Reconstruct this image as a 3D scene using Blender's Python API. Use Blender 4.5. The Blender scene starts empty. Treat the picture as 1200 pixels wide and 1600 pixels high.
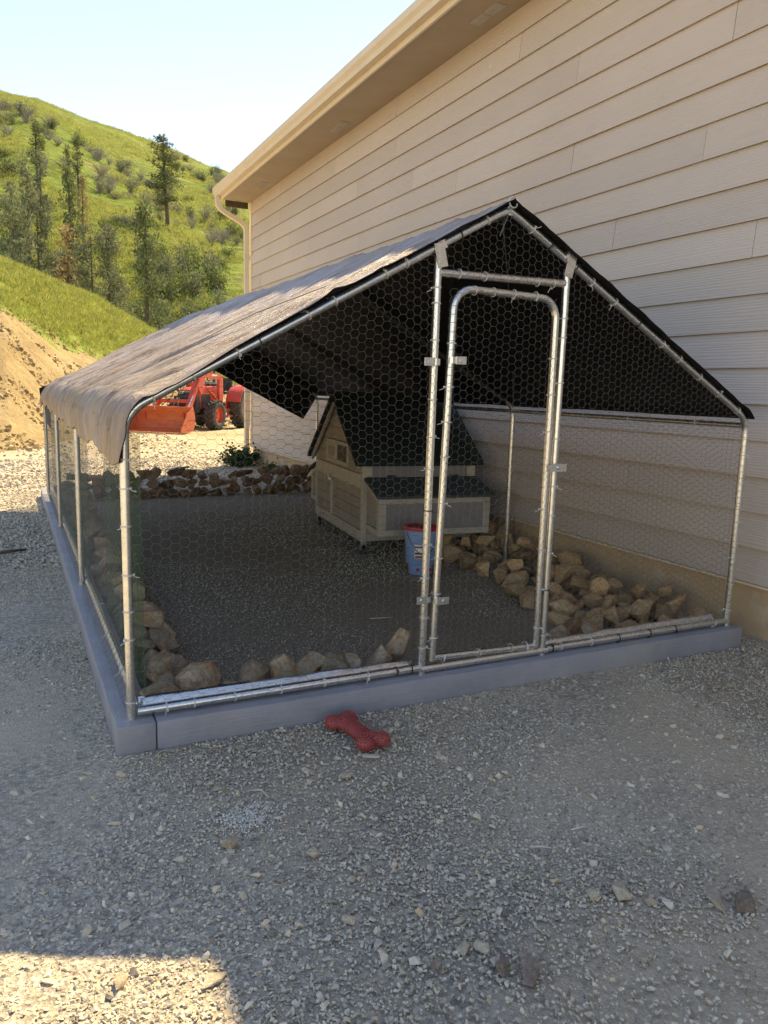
import bpy, bmesh, math, random
import numpy as np
from mathutils import Vector, Matrix, noise

scene = bpy.context.scene
COL = scene.collection
random.seed(7)

# ------------------------------------------------------------------ camera
CAM = Vector((-0.3432, -2.6842, 1.2849))
cF = Vector((0.43590702, 0.88586969, -0.15880798))
cR = Vector((0.8987842, -0.43762894, 0.02584333))
cU = Vector((0.04660514, 0.15399939, 0.9869712))
cam_data = bpy.data.cameras.new('camera')
cam_data.sensor_fit = 'VERTICAL'
cam_data.sensor_height = 24.0
cam_data.lens = 24.0 * 1194.2 / 1600.0
cam_data.clip_start = 0.05
cam_data.clip_end = 3000.0
cam = bpy.data.objects.new('camera', cam_data)
COL.objects.link(cam)
cam.matrix_world = Matrix(((cR.x, cU.x, -cF.x, CAM.x), (cR.y, cU.y, -cF.y, CAM.y),
                           (cR.z, cU.z, -cF.z, CAM.z), (0, 0, 0, 1)))
scene.camera = cam

# ------------------------------------------------------------------ sky, sun, exposure
SUN_EL = math.radians(49.4)
SUN_AZ = math.atan2(0.724, 0.689)            # from +Y towards +X
world = bpy.data.worlds.new('World')
scene.world = world
world.use_nodes = True
wn = world.node_tree
sky = wn.nodes.new('ShaderNodeTexSky')
sky.sky_type = 'NISHITA'
sky.sun_disc = False
sky.sun_elevation = SUN_EL
sky.sun_rotation = SUN_AZ
sky.altitude = 0
sky.air_density = 1.25
sky.dust_density = 0.0
sky.ozone_density = 0.0
wn.links.new(sky.outputs[0], wn.nodes['Background'].inputs[0])
wn.nodes['Background'].inputs[1].default_value = 0.108

sun_data = bpy.data.lights.new('sun', 'SUN')
sun_data.energy = 4.7
sun_data.angle = math.radians(0.53)
sun_data.color = (1.0, 0.85, 0.50)
sun = bpy.data.objects.new('sun', sun_data)
COL.objects.link(sun)
sdir = Vector((math.sin(SUN_AZ) * math.cos(SUN_EL), math.cos(SUN_AZ) * math.cos(SUN_EL), math.sin(SUN_EL)))
sun.rotation_euler = sdir.to_track_quat('Z', 'Y').to_euler()
sun.location = (20, 20, 40)

vs = scene.view_settings
vs.view_transform = 'Standard'
vs.look = 'None'
vs.gamma = 1.0
vs.use_curve_mapping = False
vs.exposure = 1.27
vs.use_white_balance = True            # the phone balanced for the open shade
vs.white_balance_temperature = 7050
vs.white_balance_tint = 18

# ------------------------------------------------------------------ helpers
def tag(o, label=None, cat=None, group=None, kind=None):
    if label: o['label'] = label
    if cat: o['category'] = cat
    if group: o['group'] = group
    if kind: o['kind'] = kind
    return o

def empty(name, loc=(0, 0, 0), rz=0.0):
    o = bpy.data.objects.new(name, None)
    o.empty_display_size = 0.1
    COL.objects.link(o)
    o.location = loc
    o.rotation_euler = (0, 0, rz)
    return o

def link_mesh(name, me, parent=None):
    o = bpy.data.objects.new(name, me)
    COL.objects.link(o)
    if parent: o.parent = parent
    return o

class MB:
    """collects primitive shapes into one mesh"""
    def __init__(self):
        self.v = []; self.f = []; self.m = []; self.cur = 0
    def add(self, vs_, fs):
        n = len(self.v)
        self.v.extend([tuple(p) for p in vs_])
        self.f.extend([tuple(i + n for i in f) for f in fs])
        self.m.extend([self.cur] * len(fs))
        return self
    def box(self, a, b, M=None, bev=0.0):
        x0, y0, z0 = a; x1, y1, z1 = b
        if bev > 0:
            bm = bmesh.new()
            bmesh.ops.create_cube(bm, size=1.0)
            for v in bm.verts:
                v.co = Vector(((x0 + x1) / 2 + v.co.x * (x1 - x0), (y0 + y1) / 2 + v.co.y * (y1 - y0), (z0 + z1) / 2 + v.co.z * (z1 - z0)))
            bmesh.ops.bevel(bm, geom=list(bm.edges), offset=bev, segments=2, profile=0.5, affect='EDGES')
            bm.verts.index_update()
            P = [v.co.copy() for v in bm.verts]; Fc = [[v.index for v in f.verts] for f in bm.faces]
            bm.free()
        else:
            P = [Vector(p) for p in ((x0, y0, z0), (x1, y0, z0), (x1, y1, z0), (x0, y1, z0), (x0, y0, z1), (x1, y0, z1), (x1, y1, z1), (x0, y1, z1))]
            Fc = [(3, 2, 1, 0), (4, 5, 6, 7), (0, 1, 5, 4), (1, 2, 6, 5), (2, 3, 7, 6), (3, 0, 4, 7)]
        if M is not None: P = [M @ p for p in P]
        return self.add(P, Fc)
    def prism(self, poly, axis, a, b, M=None):
        """poly in the two other axes; axis 0: (y,z), 1: (x,z), 2: (x,y)"""
        def mk(p, t):
            if axis == 0: return Vector((t, p[0], p[1]))
            if axis == 1: return Vector((p[0], t, p[1]))
            return Vector((p[0], p[1], t))
        n = len(poly)
        P = [mk(p, a) for p in poly] + [mk(p, b) for p in poly]
        Fc = [tuple(range(n)), tuple(reversed(range(n, 2 * n)))]
        Fc += [(i, i + n, (i + 1) % n + n, (i + 1) % n) for i in range(n)]
        if M is not None: P = [M @ p for p in P]
        return self.add(P, Fc)
    def tube(self, pts, r, n=10, cap=True, M=None):
        pts = [Vector(p) for p in pts]
        rs = r if isinstance(r, (list, tuple)) else [r] * len(pts)
        P = []; Fc = []
        nrm = None
        for i, p in enumerate(pts):
            t = (pts[min(i + 1, len(pts) - 1)] - pts[max(i - 1, 0)])
            if t.length < 1e-9: t = Vector((0, 0, 1))
            t.normalize()
            if nrm is None:
                nrm = t.orthogonal().normalized()
            else:
                nrm = (nrm - t * nrm.dot(t))
                if nrm.length < 1e-6: nrm = t.orthogonal()
                nrm.normalize()
            bn = t.cross(nrm)
            for k in range(n):
                a = 2 * math.pi * k / n
                P.append(p + (nrm * math.cos(a) + bn * math.sin(a)) * rs[i])
        for i in range(len(pts) - 1):
            for k in range(n):
                Fc.append((i * n + k, i * n + (k + 1) % n, (i + 1) * n + (k + 1) % n, (i + 1) * n + k))
        if cap:
            Fc.append(tuple(reversed(range(n)))); Fc.append(tuple((len(pts) - 1) * n + k for k in range(n)))
        if M is not None: P = [M @ p for p in P]
        return self.add(P, Fc)
    def lathe(self, prof, n=24, M=None, cap=True):
        P = []; Fc = []
        for (r, z) in prof:
            for k in range(n):
                a = 2 * math.pi * k / n
                P.append(Vector((r * math.cos(a), r * math.sin(a), z)))
        for i in range(len(prof) - 1):
            for k in range(n):
                Fc.append((i * n + k, i * n + (k + 1) % n, (i + 1) * n + (k + 1) % n, (i + 1) * n + k))
        if cap:
            Fc.append(tuple(reversed(range(n)))); Fc.append(tuple((len(prof) - 1) * n + k for k in range(n)))
        if M is not None: P = [M @ p for p in P]
        return self.add(P, Fc)
    def mesh(self, name, mats, smooth=None):
        me = bpy.data.meshes.new(name)
        me.from_pydata(self.v, [], self.f)
        if not isinstance(mats, (list, tuple)): mats = [mats]
        for m in mats: me.materials.append(m)
        if len(mats) > 1: me.polygons.foreach_set('material_index', self.m)
        if smooth is not None:
            me.polygons.foreach_set('use_smooth', [True] * len(me.polygons))
            if smooth < 3.1: me.set_sharp_from_angle(angle=smooth)
        me.update()
        return me
    def build(self, name, mats, parent=None, smooth=None):
        return link_mesh(name, self.mesh(name, mats, smooth), parent)

def arc(c, r, a0, a1, n, plane='xz', off=0.0):
    out = []
    for i in range(n + 1):
        a = math.radians(a0 + (a1 - a0) * i / n)
        u, w = c[0] + r * math.cos(a), c[1] + r * math.sin(a)
        out.append((u, off, w) if plane == 'xz' else ((off, u, w) if plane == 'yz' else (u, w, off)))
    return out

def fbm(x, y, z=0.0, oct=4):
    return noise.fractal(Vector((x, y, z)), 1.0, 2.0, oct)

# ------------------------------------------------------------------ materials
def newmat(name):
    m = bpy.data.materials.new(name)
    m.use_nodes = True
    nt = m.node_tree
    return m, nt, nt.nodes['Principled BSDF']

def N(nt, typ, **kw):
    n = nt.nodes.new(typ)
    for k, v in kw.items():
        if k in ('operation', 'blend_type', 'data_type', 'feature', 'wave_type', 'bands_direction', 'attribute_name', 'noise_dimensions', 'interpolation_type', 'clamp'):
            setattr(n, k, v)
    return n

def ramp(nt, stops, src):
    r = nt.nodes.new('ShaderNodeValToRGB')
    el = r.color_ramp.elements
    while len(el) < len(stops): el.new(0.5)
    for e, (p, c) in zip(el, stops):
        e.position = p
        e.color = (c[0], c[1], c[2], 1) if not isinstance(c, (int, float)) else (c, c, c, 1)
    nt.links.new(src, r.inputs[0])
    return r.outputs[0]

def tex_noise(nt, vec, scale, detail=6, rough=0.6, dist=0.0):
    n = nt.nodes.new('ShaderNodeTexNoise')
    n.inputs['Scale'].default_value = scale
    n.inputs['Detail'].default_value = detail
    n.inputs['Roughness'].default_value = rough
    n.inputs['Distortion'].default_value = dist
    if vec is not None: nt.links.new(vec, n.inputs['Vector'])
    return n.outputs[0]

def coords(nt, which='Object', scale=None):
    tc = nt.nodes.new('ShaderNodeTexCoord')
    out = tc.outputs[which]
    if scale:
        mp = nt.nodes.new('ShaderNodeMapping')
        mp.inputs['Scale'].default_value = scale
        nt.links.new(out, mp.inputs['Vector'])
        out = mp.outputs[0]
    return out

def bump(nt, bs, h, strength=0.4, dist=0.01, prev=None):
    b = nt.nodes.new('ShaderNodeBump')
    b.inputs['Strength'].default_value = strength
    b.inputs['Distance'].default_value = dist
    nt.links.new(h, b.inputs['Height'])
    if prev is not None: nt.links.new(prev, b.inputs['Normal'])
    if bs is not None: nt.links.new(b.outputs[0], bs.inputs['Normal'])
    return b.outputs[0]

def mixc(nt, fac, a, b, typ='MIX'):
    m = nt.nodes.new('ShaderNodeMix')
    m.data_type = 'RGBA'
    m.blend_type = typ
    for sock, val in ((m.inputs[0], fac), (m.inputs[6], a), (m.inputs[7], b)):
        if isinstance(val, (int, float)): sock.default_value = val
        elif isinstance(val, (tuple, list)): sock.default_value = (val[0], val[1], val[2], 1)
        else: nt.links.new(val, sock)
    return m.outputs[2]

def pmat(name, stops, scale=5.0, rough=0.7, metal=0.0, bstr=0.0, bscale=40.0, bdist=0.005, vscale=None, which='Object', rand=0.0, spec=0.5, rrange=None):
    m, nt, bs = newmat(name)
    vec = coords(nt, which, vscale)
    n = tex_noise(nt, vec, scale)
    col = ramp(nt, stops, n)
    if rand > 0:
        oi = nt.nodes.new('ShaderNodeObjectInfo')
        hs = nt.nodes.new('ShaderNodeHueSaturation')
        mr = nt.nodes.new('ShaderNodeMapRange')
        mr.inputs[3].default_value = 1 - rand; mr.inputs[4].default_value = 1 + rand
        nt.links.new(oi.outputs['Random'], mr.inputs[0])
        nt.links.new(mr.outputs[0], hs.inputs['Value'])
        nt.links.new(col, hs.inputs['Color'])
        col = hs.outputs[0]
    nt.links.new(col, bs.inputs['Base Color'])
    bs.inputs['Roughness'].default_value = rough
    if rrange:
        mr = nt.nodes.new('ShaderNodeMapRange')
        mr.inputs[3].default_value = rrange[0]; mr.inputs[4].default_value = rrange[1]
        nt.links.new(tex_noise(nt, vec, scale * 2.3), mr.inputs[0])
        nt.links.new(mr.outputs[0], bs.inputs['Roughness'])
    bs.inputs['Metallic'].default_value = metal
    bs.inputs['Specular IOR Level'].default_value = spec
    if bstr > 0:
        bump(nt, bs, tex_noise(nt, vec, bscale, 8, 0.65), bstr, bdist)
    return m

M = {}
M['galv'] = pmat('galvanised_steel', [(0.3, (0.60, 0.61, 0.60)), (0.7, (0.80, 0.80, 0.78))], 35, 0.36, 0.95, 0.12, 90, 0.001, rrange=(0.20, 0.38))
M['dull'] = pmat('dull_weathered_steel', [(0.3, (0.045, 0.045, 0.045)), (0.7, (0.08, 0.08, 0.078))], 30, 0.6, 0.4)  # galvanised pipe under the tarp, roof shade put into its colour
M['wire'] = pmat('galvanised_wire', [(0.3, (0.11, 0.112, 0.11)), (0.7, (0.19, 0.19, 0.185))], 30, 0.5, 0.2)
M['tie'] = pmat('white_plastic', [(0.3, (0.52, 0.52, 0.50)), (0.7, (0.62, 0.62, 0.60))], 20, 0.4)
M['blacktie'] = pmat('black_plastic', [(0.3, (0.015, 0.015, 0.017)), (0.7, (0.03, 0.03, 0.03))], 20, 0.45)
def paint_mat(name, vscale):
    m, nt, bs = newmat(name)
    v = coords(nt, 'Object')
    g = tex_noise(nt, coords(nt, 'Object', vscale), 9, 6, 0.6, 0.8)
    c = ramp(nt, [(0.3, (0.235, 0.24, 0.275)), (0.7, (0.31, 0.315, 0.355))], tex_noise(nt, v, 5, 6, 0.65))
    wear = ramp(nt, [(0.66, 0.0), (0.74, 0.8)], tex_noise(nt, coords(nt, 'Object', tuple(q * 0.5 for q in vscale)), 7, 5, 0.7))
    c = mixc(nt, wear, c, (0.17, 0.15, 0.14))
    dust = ramp(nt, [(0.5, 0.0), (0.75, 0.5)], tex_noise(nt, v, 2.1, 7, 0.7))
    c = mixc(nt, dust, c, (0.40, 0.36, 0.31))
    nt.links.new(c, bs.inputs['Base Color'])
    bs.inputs['Roughness'].default_value = 0.55
    b1 = bump(nt, None, g, 0.5, 0.006)
    bump(nt, bs, tex_noise(nt, v, 60, 4, 0.6), 0.2, 0.002, b1)
    return m
M['paint'] = paint_mat('blue_grey_paint_along_front', (0.5, 7, 9))
M['paint_y'] = paint_mat('blue_grey_paint_along_side', (7, 0.5, 9))
M['concrete'] = pmat('stained_concrete', [(0.2, (0.46, 0.28, 0.13)), (0.45, (0.60, 0.42, 0.23)), (0.6, (0.50, 0.36, 0.22)), (0.8, (0.66, 0.56, 0.43))], 2.2, 0.9, 0, 0.4, 30, 0.006)
M['trim'] = pmat('tan_trim', [(0.3, (0.68, 0.57, 0.42)), (0.7, (0.74, 0.63, 0.47))], 3, 0.5, 0, 0.05, 60, 0.002)
M['soffit'] = pmat('soffit_board', [(0.3, (0.36, 0.29, 0.215)), (0.7, (0.41, 0.335, 0.25))], 3, 0.8, 0, 0.1, 60, 0.002)
M['vent'] = pmat('vent_grille', [(0.3, (0.42, 0.39, 0.35)), (0.7, (0.5, 0.47, 0.42))], 30, 0.7)
M['shingle'] = pmat('roof_shingle', [(0.3, (0.05, 0.045, 0.04)), (0.7, (0.09, 0.08, 0.07))], 20, 0.9, 0, 0.4, 80, 0.004)
M['darkwood'] = pmat('dark_brown_board', [(0.3, (0.07, 0.045, 0.03)), (0.7, (0.11, 0.075, 0.05))], 8, 0.8)

def siding_mat():
    m, nt, bs = newmat('lap_siding')
    v = coords(nt, 'Object', (1, 0.5, 9))
    g = tex_noise(nt, v, 7, 8, 0.62, 0.6)
    oi = nt.nodes.new('ShaderNodeObjectInfo')
    off = nt.nodes.new('ShaderNodeMapping')
    nt.links.new(v, off.inputs['Vector'])
    cx = nt.nodes.new('ShaderNodeCombineXYZ')
    ml = nt.nodes.new('ShaderNodeMath'); ml.operation = 'MULTIPLY'; ml.inputs[1].default_value = 60
    nt.links.new(oi.outputs['Random'], ml.inputs[0]); nt.links.new(ml.outputs[0], cx.inputs[1]); nt.links.new(ml.outputs[0], cx.inputs[2])
    nt.links.new(cx.outputs[0], off.inputs['Location'])
    wv = nt.nodes.new('ShaderNodeTexWave')
    wv.wave_type = 'BANDS'; wv.bands_direction = 'Z'
    wv.inputs['Scale'].default_value = 2.2; wv.inputs['Distortion'].default_value = 9.0
    wv.inputs['Detail'].default_value = 3; wv.inputs['Detail Scale'].default_value = 0.7
    nt.links.new(off.outputs[0], wv.inputs['Vector'])
    big = tex_noise(nt, coords(nt, 'Object'), 0.7, 3)
    col = ramp(nt, [(0.3, (0.53, 0.45, 0.385)), (0.7, (0.59, 0.505, 0.435))], big)
    dust = tex_noise(nt, coords(nt, 'Object', (1, .6, 2)), 14, 6, 0.7)
    col = mixc(nt, ramp(nt, [(0.55, 0.0), (0.85, 0.25)], dust), col, (0.40, 0.32, 0.24))
    sp = tex_noise(nt, coords(nt, 'Object', (1, 1.6, 1)), 11, 2, 0.5)
    col = mixc(nt, ramp(nt, [(0.765, 0.0), (0.80, 0.7)], sp), col, (0.72, 0.68, 0.60))
    hs = nt.nodes.new('ShaderNodeHueSaturation')
    mr = nt.nodes.new('ShaderNodeMapRange'); mr.inputs[3].default_value = 0.93; mr.inputs[4].default_value = 1.06
    nt.links.new(oi.outputs['Random'], mr.inputs[0]); nt.links.new(mr.outputs[0], hs.inputs['Value']); nt.links.new(col, hs.inputs['Color'])
    nt.links.new(hs.outputs[0], bs.inputs['Base Color'])
    bs.inputs['Roughness'].default_value = 0.55
    bs.inputs['Specular IOR Level'].default_value = 0.35
    b1 = bump(nt, None, wv.outputs['Fac'], 0.35, 0.0035)
    bump(nt, bs, g, 0.25, 0.003, b1)
    return m
M['siding'] = siding_mat()

def rock_mat(name, stops, rust, lo, hi):
    m, nt, bs = newmat(name)
    oi = nt.nodes.new('ShaderNodeObjectInfo')
    tc = nt.nodes.new('ShaderNodeTexCoord')
    ad = nt.nodes.new('ShaderNodeVectorMath'); ad.operation = 'ADD'
    sc_ = nt.nodes.new('ShaderNodeMath'); sc_.operation = 'MULTIPLY'; sc_.inputs[1].default_value = 40
    nt.links.new(oi.outputs['Random'], sc_.inputs[0])
    nt.links.new(tc.outputs['Object'], ad.inputs[0]); nt.links.new(sc_.outputs[0], ad.inputs[1])
    v = ad.outputs[0]
    n1 = tex_noise(nt, v, 1.6, 6, 0.6)
    n2 = tex_noise(nt, v, 5.0, 8, 0.7)
    c1 = ramp(nt, stops, n2)
    c2 = ramp(nt, rust, n2)
    ms = ramp(nt, [(0.50, 0.0), (0.66, 0.8)], n1)
    col = mixc(nt, ms, c1, c2)
    hs = nt.nodes.new('ShaderNodeHueSaturation')
    mr = nt.nodes.new('ShaderNodeMapRange'); mr.inputs[3].default_value = lo; mr.inputs[4].default_value = hi
    nt.links.new(oi.outputs['Random'], mr.inputs[0]); nt.links.new(mr.outputs[0], hs.inputs['Value']); nt.links.new(col, hs.inputs['Color'])
    nt.links.new(hs.outputs[0], bs.inputs['Base Color'])
    bs.inputs['Roughness'].default_value = 0.85
    bs.inputs['Specular IOR Level'].default_value = 0.3
    b1 = bump(nt, None, n2, 0.45, 0.05)
    bump(nt, bs, tex_noise(nt, v, 24, 6, 0.7), 0.4, 0.012, b1)
    return m
M['rock'] = rock_mat('quarry_rock', [(0.3, (0.32, 0.225, 0.14)), (0.48, (0.54, 0.41, 0.27)), (0.62, (0.68, 0.54, 0.37)), (0.8, (0.76, 0.64, 0.47))], [(0.35, (0.40, 0.19, 0.07)), (0.65, (0.66, 0.36, 0.14))], 0.75, 1.15)
M['rockheap'] = rock_mat('brown_quarry_rock', [(0.3, (0.32, 0.19, 0.095)), (0.48, (0.54, 0.36, 0.19)), (0.62, (0.68, 0.48, 0.27)), (0.8, (0.76, 0.58, 0.37))], [(0.35, (0.46, 0.20, 0.065)), (0.65, (0.70, 0.36, 0.125))], 0.7, 1.2)
M['rockdark'] = rock_mat('dark_rust_rock', [(0.3, (0.16, 0.10, 0.06)), (0.48, (0.31, 0.205, 0.12)), (0.62, (0.45, 0.315, 0.19)), (0.8, (0.55, 0.42, 0.28))], [(0.35, (0.18, 0.07, 0.025)), (0.65, (0.36, 0.15, 0.045))], 0.5, 1.3)

def stone_mat(name, stops, rand_col=True):
    m, nt, bs = newmat(name)
    oi = nt.nodes.new('ShaderNodeObjectInfo')
    c = ramp(nt, stops, oi.outputs['Random'])
    n = tex_noise(nt, coords(nt, 'Object'), 3.0, 4, 0.7)
    c = mixc(nt, 0.55, c, ramp(nt, [(0.3, 0.55), (0.7, 1.1)], n), 'MULTIPLY')
    nt.links.new(c, bs.inputs['Base Color'])
    bs.inputs['Roughness'].default_value = 0.85
    bs.inputs['Specular IOR Level'].default_value = 0.3
    return m
M['gravel'] = stone_mat('gravel_stone', [(0.0, (0.25, 0.222, 0.185)), (0.2, (0.45, 0.40, 0.325)), (0.5, (0.62, 0.55, 0.435)), (0.8, (0.72, 0.64, 0.50)), (0.92, (0.68, 0.53, 0.34)), (1.0, (0.82, 0.73, 0.575))])
M['clod'] = stone_mat('dirt_clod', [(0.0, (0.28, 0.19, 0.09)), (0.5, (0.42, 0.30, 0.14)), (1.0, (0.52, 0.40, 0.21))])
M['pale'] = stone_mat('pale_grit', [(0.0, (0.8, 0.77, 0.68)), (1.0, (0.9, 0.88, 0.82))])
M['straw'] = stone_mat('straw_bits', [(0.0, (0.45, 0.36, 0.2)), (1.0, (0.62, 0.53, 0.36))])

def ground_mat():
    m, nt, bs = newmat('gravel_ground')
    v = coords(nt, 'Object')
    vo = nt.nodes.new('ShaderNodeTexVoronoi'); vo.inputs['Scale'].default_value = 95
    nt.links.new(v, vo.inputs['Vector'])
    vo2 = nt.nodes.new('ShaderNodeTexVoronoi'); vo2.inputs['Scale'].default_value = 230
    nt.links.new(v, vo2.inputs['Vector'])
    sep = nt.nodes.new('ShaderNodeSeparateColor'); nt.links.new(vo.outputs['Color'], sep.inputs[0])
    grit = ramp(nt, [(0.0, (0.25, 0.22, 0.18)), (0.5, (0.41, 0.365, 0.29)), (0.85, (0.53, 0.47, 0.37)), (1.0, (0.66, 0.58, 0.45))], sep.outputs[0])
    dirtn = tex_noise(nt, v, 1.3, 6, 0.6)
    fine = tex_noise(nt, v, 60, 8, 0.75)
    dirt = ramp(nt, [(0.3, (0.46, 0.38, 0.275)), (0.7, (0.66, 0.55, 0.41))], fine)
    # bare dusty earth in the foreground right, gravel elsewhere
    at = nt.nodes.new('ShaderNodeAttribute'); at.attribute_name = 'earth'
    addm = nt.nodes.new('ShaderNodeMath'); addm.operation = 'ADD'
    nt.links.new(at.outputs['Fac'], addm.inputs[0]); nt.links.new(dirtn, addm.inputs[1])
    msk = ramp(nt, [(0.46, 0.0), (0.72, 1.0)], addm.outputs[0])
    near = mixc(nt, msk, grit, dirt)
    at3 = nt.nodes.new('ShaderNodeAttribute'); at3.attribute_name = 'pen'
    soil = ramp(nt, [(0.3, (0.19, 0.145, 0.10)), (0.5, (0.31, 0.245, 0.175)), (0.7, (0.46, 0.37, 0.27))], fine)
    near = mixc(nt, at3.outputs['Fac'], near, soil)
    at2 = nt.nodes.new('ShaderNodeAttribute'); at2.attribute_name = 'yard'
    yn = tex_noise(nt, v, 0.35, 5, 0.6)
    yardc = ramp(nt, [(0.3, (0.38, 0.29, 0.16)), (0.5, (0.47, 0.38, 0.23)), (0.7, (0.53, 0.46, 0.31))], yn)
    yardc = mixc(nt, 0.5, yardc, ramp(nt, [(0.25, 0.55), (0.7, 1.0)], tex_noise(nt, v, 9, 8, 0.75)), 'MULTIPLY')
    col = mixc(nt, at2.outputs['Fac'], near, yardc)
    nt.links.new(col, bs.inputs['Base Color'])
    bs.inputs['Roughness'].default_value = 0.95
    bs.inputs['Specular IOR Level'].default_value = 0.2
    b0 = bump(nt, None, vo.outputs['Distance'], 0.5, 0.008)
    b1 = bump(nt, None, vo2.outputs['Distance'], 0.4, 0.004, b0)
    bump(nt, bs, fine, 0.5, 0.01, b1)
    return m
M['ground'] = ground_mat()

# ------------------------------------------------------------------ terrain
def interp(x, xs, ys): return float(np.interp(x, xs, ys))
def sm(t): t = max(0.0, min(1.0, t)); return t * t * (3 - 2 * t)
def bank_rb(a): return interp(a, [-60, -20, 0, 5, 8, 13, 25, 40], [13, 14, 15.3, 19, 22, 25, 30, 36])
def bank_z(a, r):
    zd = interp(a, [-60, -15, 0, 4.5, 8, 13, 25, 40], [3.6, 3.5, 3.2, 2.25, 1.8, 1.5, 0.5, 0.0])
    zc = interp(a, [-60, -15, 0, 5, 8.2, 13, 18, 25, 40], [6.2, 6.4, 5.75, 5.1, 4.2, 2.9, 1.8, 0.7, 0.0])
    rb = bank_rb(a)
    t = r - rb
    if t <= 0: return -0.35 + 0.35 * sm((t + 3.0) / 3.0) - 0.02
    if t < 9.5: return zd * (0.35 * (t / 9.5) + 0.65 * sm(t / 9.5))
    if t < 19.5: return zd + (zc - zd) * math.sin((t - 9.5) / 10 * math.pi / 2)
    if t < 42: return zc + (0.2 - zc) * sm((t - 19.5) / 22.5)
    return 0.2 - 0.6 * sm((t - 42) / 10)
HR0, HR1 = 62.0, 255.0
def hill_z(a, r):
    T = interp(a, [-70, -40, -15, 0.5, 2.7, 5.3, 9.7, 12.2, 15.3, 22, 35, 55, 80], [0.12, 0.26, 0.34, 0.3158, 0.3137, 0.297, 0.2786, 0.2686, 0.2562, 0.22, 0.14, 0.05, 0.01])
    zt = T * HR1 * 0.968 + 1.28
    t = (r - HR0) / (HR1 - HR0)
    if t <= 0: return -1.0
    if t <= 1:
        s = 0.60 * t + 0.40 * (1 - (1 - t) ** 2)
        u = noise.noise(Vector((a * 0.13, r * 0.012, 3.3)))
        return -1.0 + (zt + 1.0) * s + u * 5.0 * math.sin(math.pi * min(1, t)) 
    return zt - (r - HR1) * 0.12
def polar(x, y):
    dx, dy = x - CAM.x, y - CAM.y
    return math.degrees(math.atan2(dx, dy)), math.hypot(dx, dy)
def pol2(a, r):
    a = math.radians(a)
    return CAM.x + r * math.sin(a), CAM.y + r * math.cos(a)
def bank_noise(x, y): return 0.16 * fbm(x * 0.5, y * 0.5, 1.0, 5)
def bank_h(x, y):
    a, r = polar(x, y)
    t = r - bank_rb(a)
    k = sm(t / 3.0)
    return bank_z(a, r) + k * bank_noise(x, y)
def hill_h(x, y):
    a, r = polar(x, y)
    return hill_z(a, r) + 0.9 * fbm(x * 0.06, y * 0.06, 5.0, 4)
#TERRAIN_END

def grid_polar(name, az, rr, hfun, attr=None):
    na, nr = len(az), len(rr)
    P = []; A = []
    for a in az:
        for r in rr:
            x, y = pol2(a, r)
            P.append((x, y, hfun(x, y)))
            if attr: A.append(attr(a, r, x, y))
    Fc = [(i * nr + j, i * nr + j + 1, (i + 1) * nr + j + 1, (i + 1) * nr + j) for i in range(na - 1) for j in range(nr - 1)]
    me = bpy.data.meshes.new(name)
    me.from_pydata(P, [], Fc)
    if attr:
        at = me.attributes.new('grass', 'FLOAT', 'POINT')
        at.data.foreach_set('value', A)
    me.polygons.foreach_set('use_smooth', [True] * len(me.polygons))
    return me

# flat ground, one sheet out to the horizon, finer near the run
def make_ground():
    xs = sorted(set([-900, -400, -150, -60, -30, -15] + [round(-8 + 0.25 * i, 3) for i in range(0, 81)] + [18, 30, 60, 150, 400, 900]))
    ys = sorted(set([-900, -400, -150, -60, -30, -15] + [round(-6 + 0.25 * i, 3) for i in range(0, 145)] + [45, 60, 150, 400, 900, 1500]))
    P = []; E_ = []; Y_ = []; S_ = []
    for x in xs:
        for y in ys:
            z = 0.0
            if -6 < x < 12 and -6 < y < 12:
                z = 0.012 * fbm(x * 0.8, y * 0.8, 9.0, 3)
                if x > 2.2 and y < 0: z -= 0.03 * sm((x - 2.2) / 0.8) * sm(-y / 0.1)
                z = min(z, 0.012)
            P.append((x, y, z))
            d = 0.0
            for (cx, cy, rx, ry, w) in ((1.9, -0.75, 1.1, 0.35, 0.16), (1.0, -0.55, 0.6, 0.25, 0.12), (1.25, -1.9, 0.62, 0.42, 0.62), (0.85, -1.55, 0.35, 0.22, 0.28), (0.45, -0.62, 0.25, 0.3, 0.22), (1.9, -1.0, 0.5, 0.25, 0.15), (3.0, -0.45, 0.5, 0.35, 0.4), (0.35, -1.25, 0.2, 0.1, 0.15), (-0.3, 0.6, 0.35, 0.4, 0.22)):
                q = ((x - cx) / rx) ** 2 + ((y - cy) / ry) ** 2
                d = max(d, w * math.exp(-q))
            S_.append(0.8 if (0.05 < x < 3.2 and 0.1 < y < 6.1) else 0.0)
            E_.append(d)
            Y_.append(0.85 * sm((y - 8.5) / 6.0) + 0.15 * sm((y - 14) / 4))
    ny = len(ys)
    Fc = [(i * ny + j, (i + 1) * ny + j, (i + 1) * ny + j + 1, i * ny + j + 1) for i in range(len(xs) - 1) for j in range(ny - 1)]
    me = bpy.data.meshes.new('ground')
    me.from_pydata(P, [], Fc)
    a = me.attributes.new('earth', 'FLOAT', 'POINT'); a.data.foreach_set('value', E_)
    a = me.attributes.new('pen', 'FLOAT', 'POINT'); a.data.foreach_set('value', S_)
    a = me.attributes.new('yard', 'FLOAT', 'POINT'); a.data.foreach_set('value', Y_)
    me.polygons.foreach_set('use_smooth', [True] * len(me.polygons))
    me.materials.append(M['ground'])
    return link_mesh('ground', me)
ground = tag(make_ground(), 'grey crushed gravel yard turning to tan dirt further back', 'ground', kind='structure')

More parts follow.
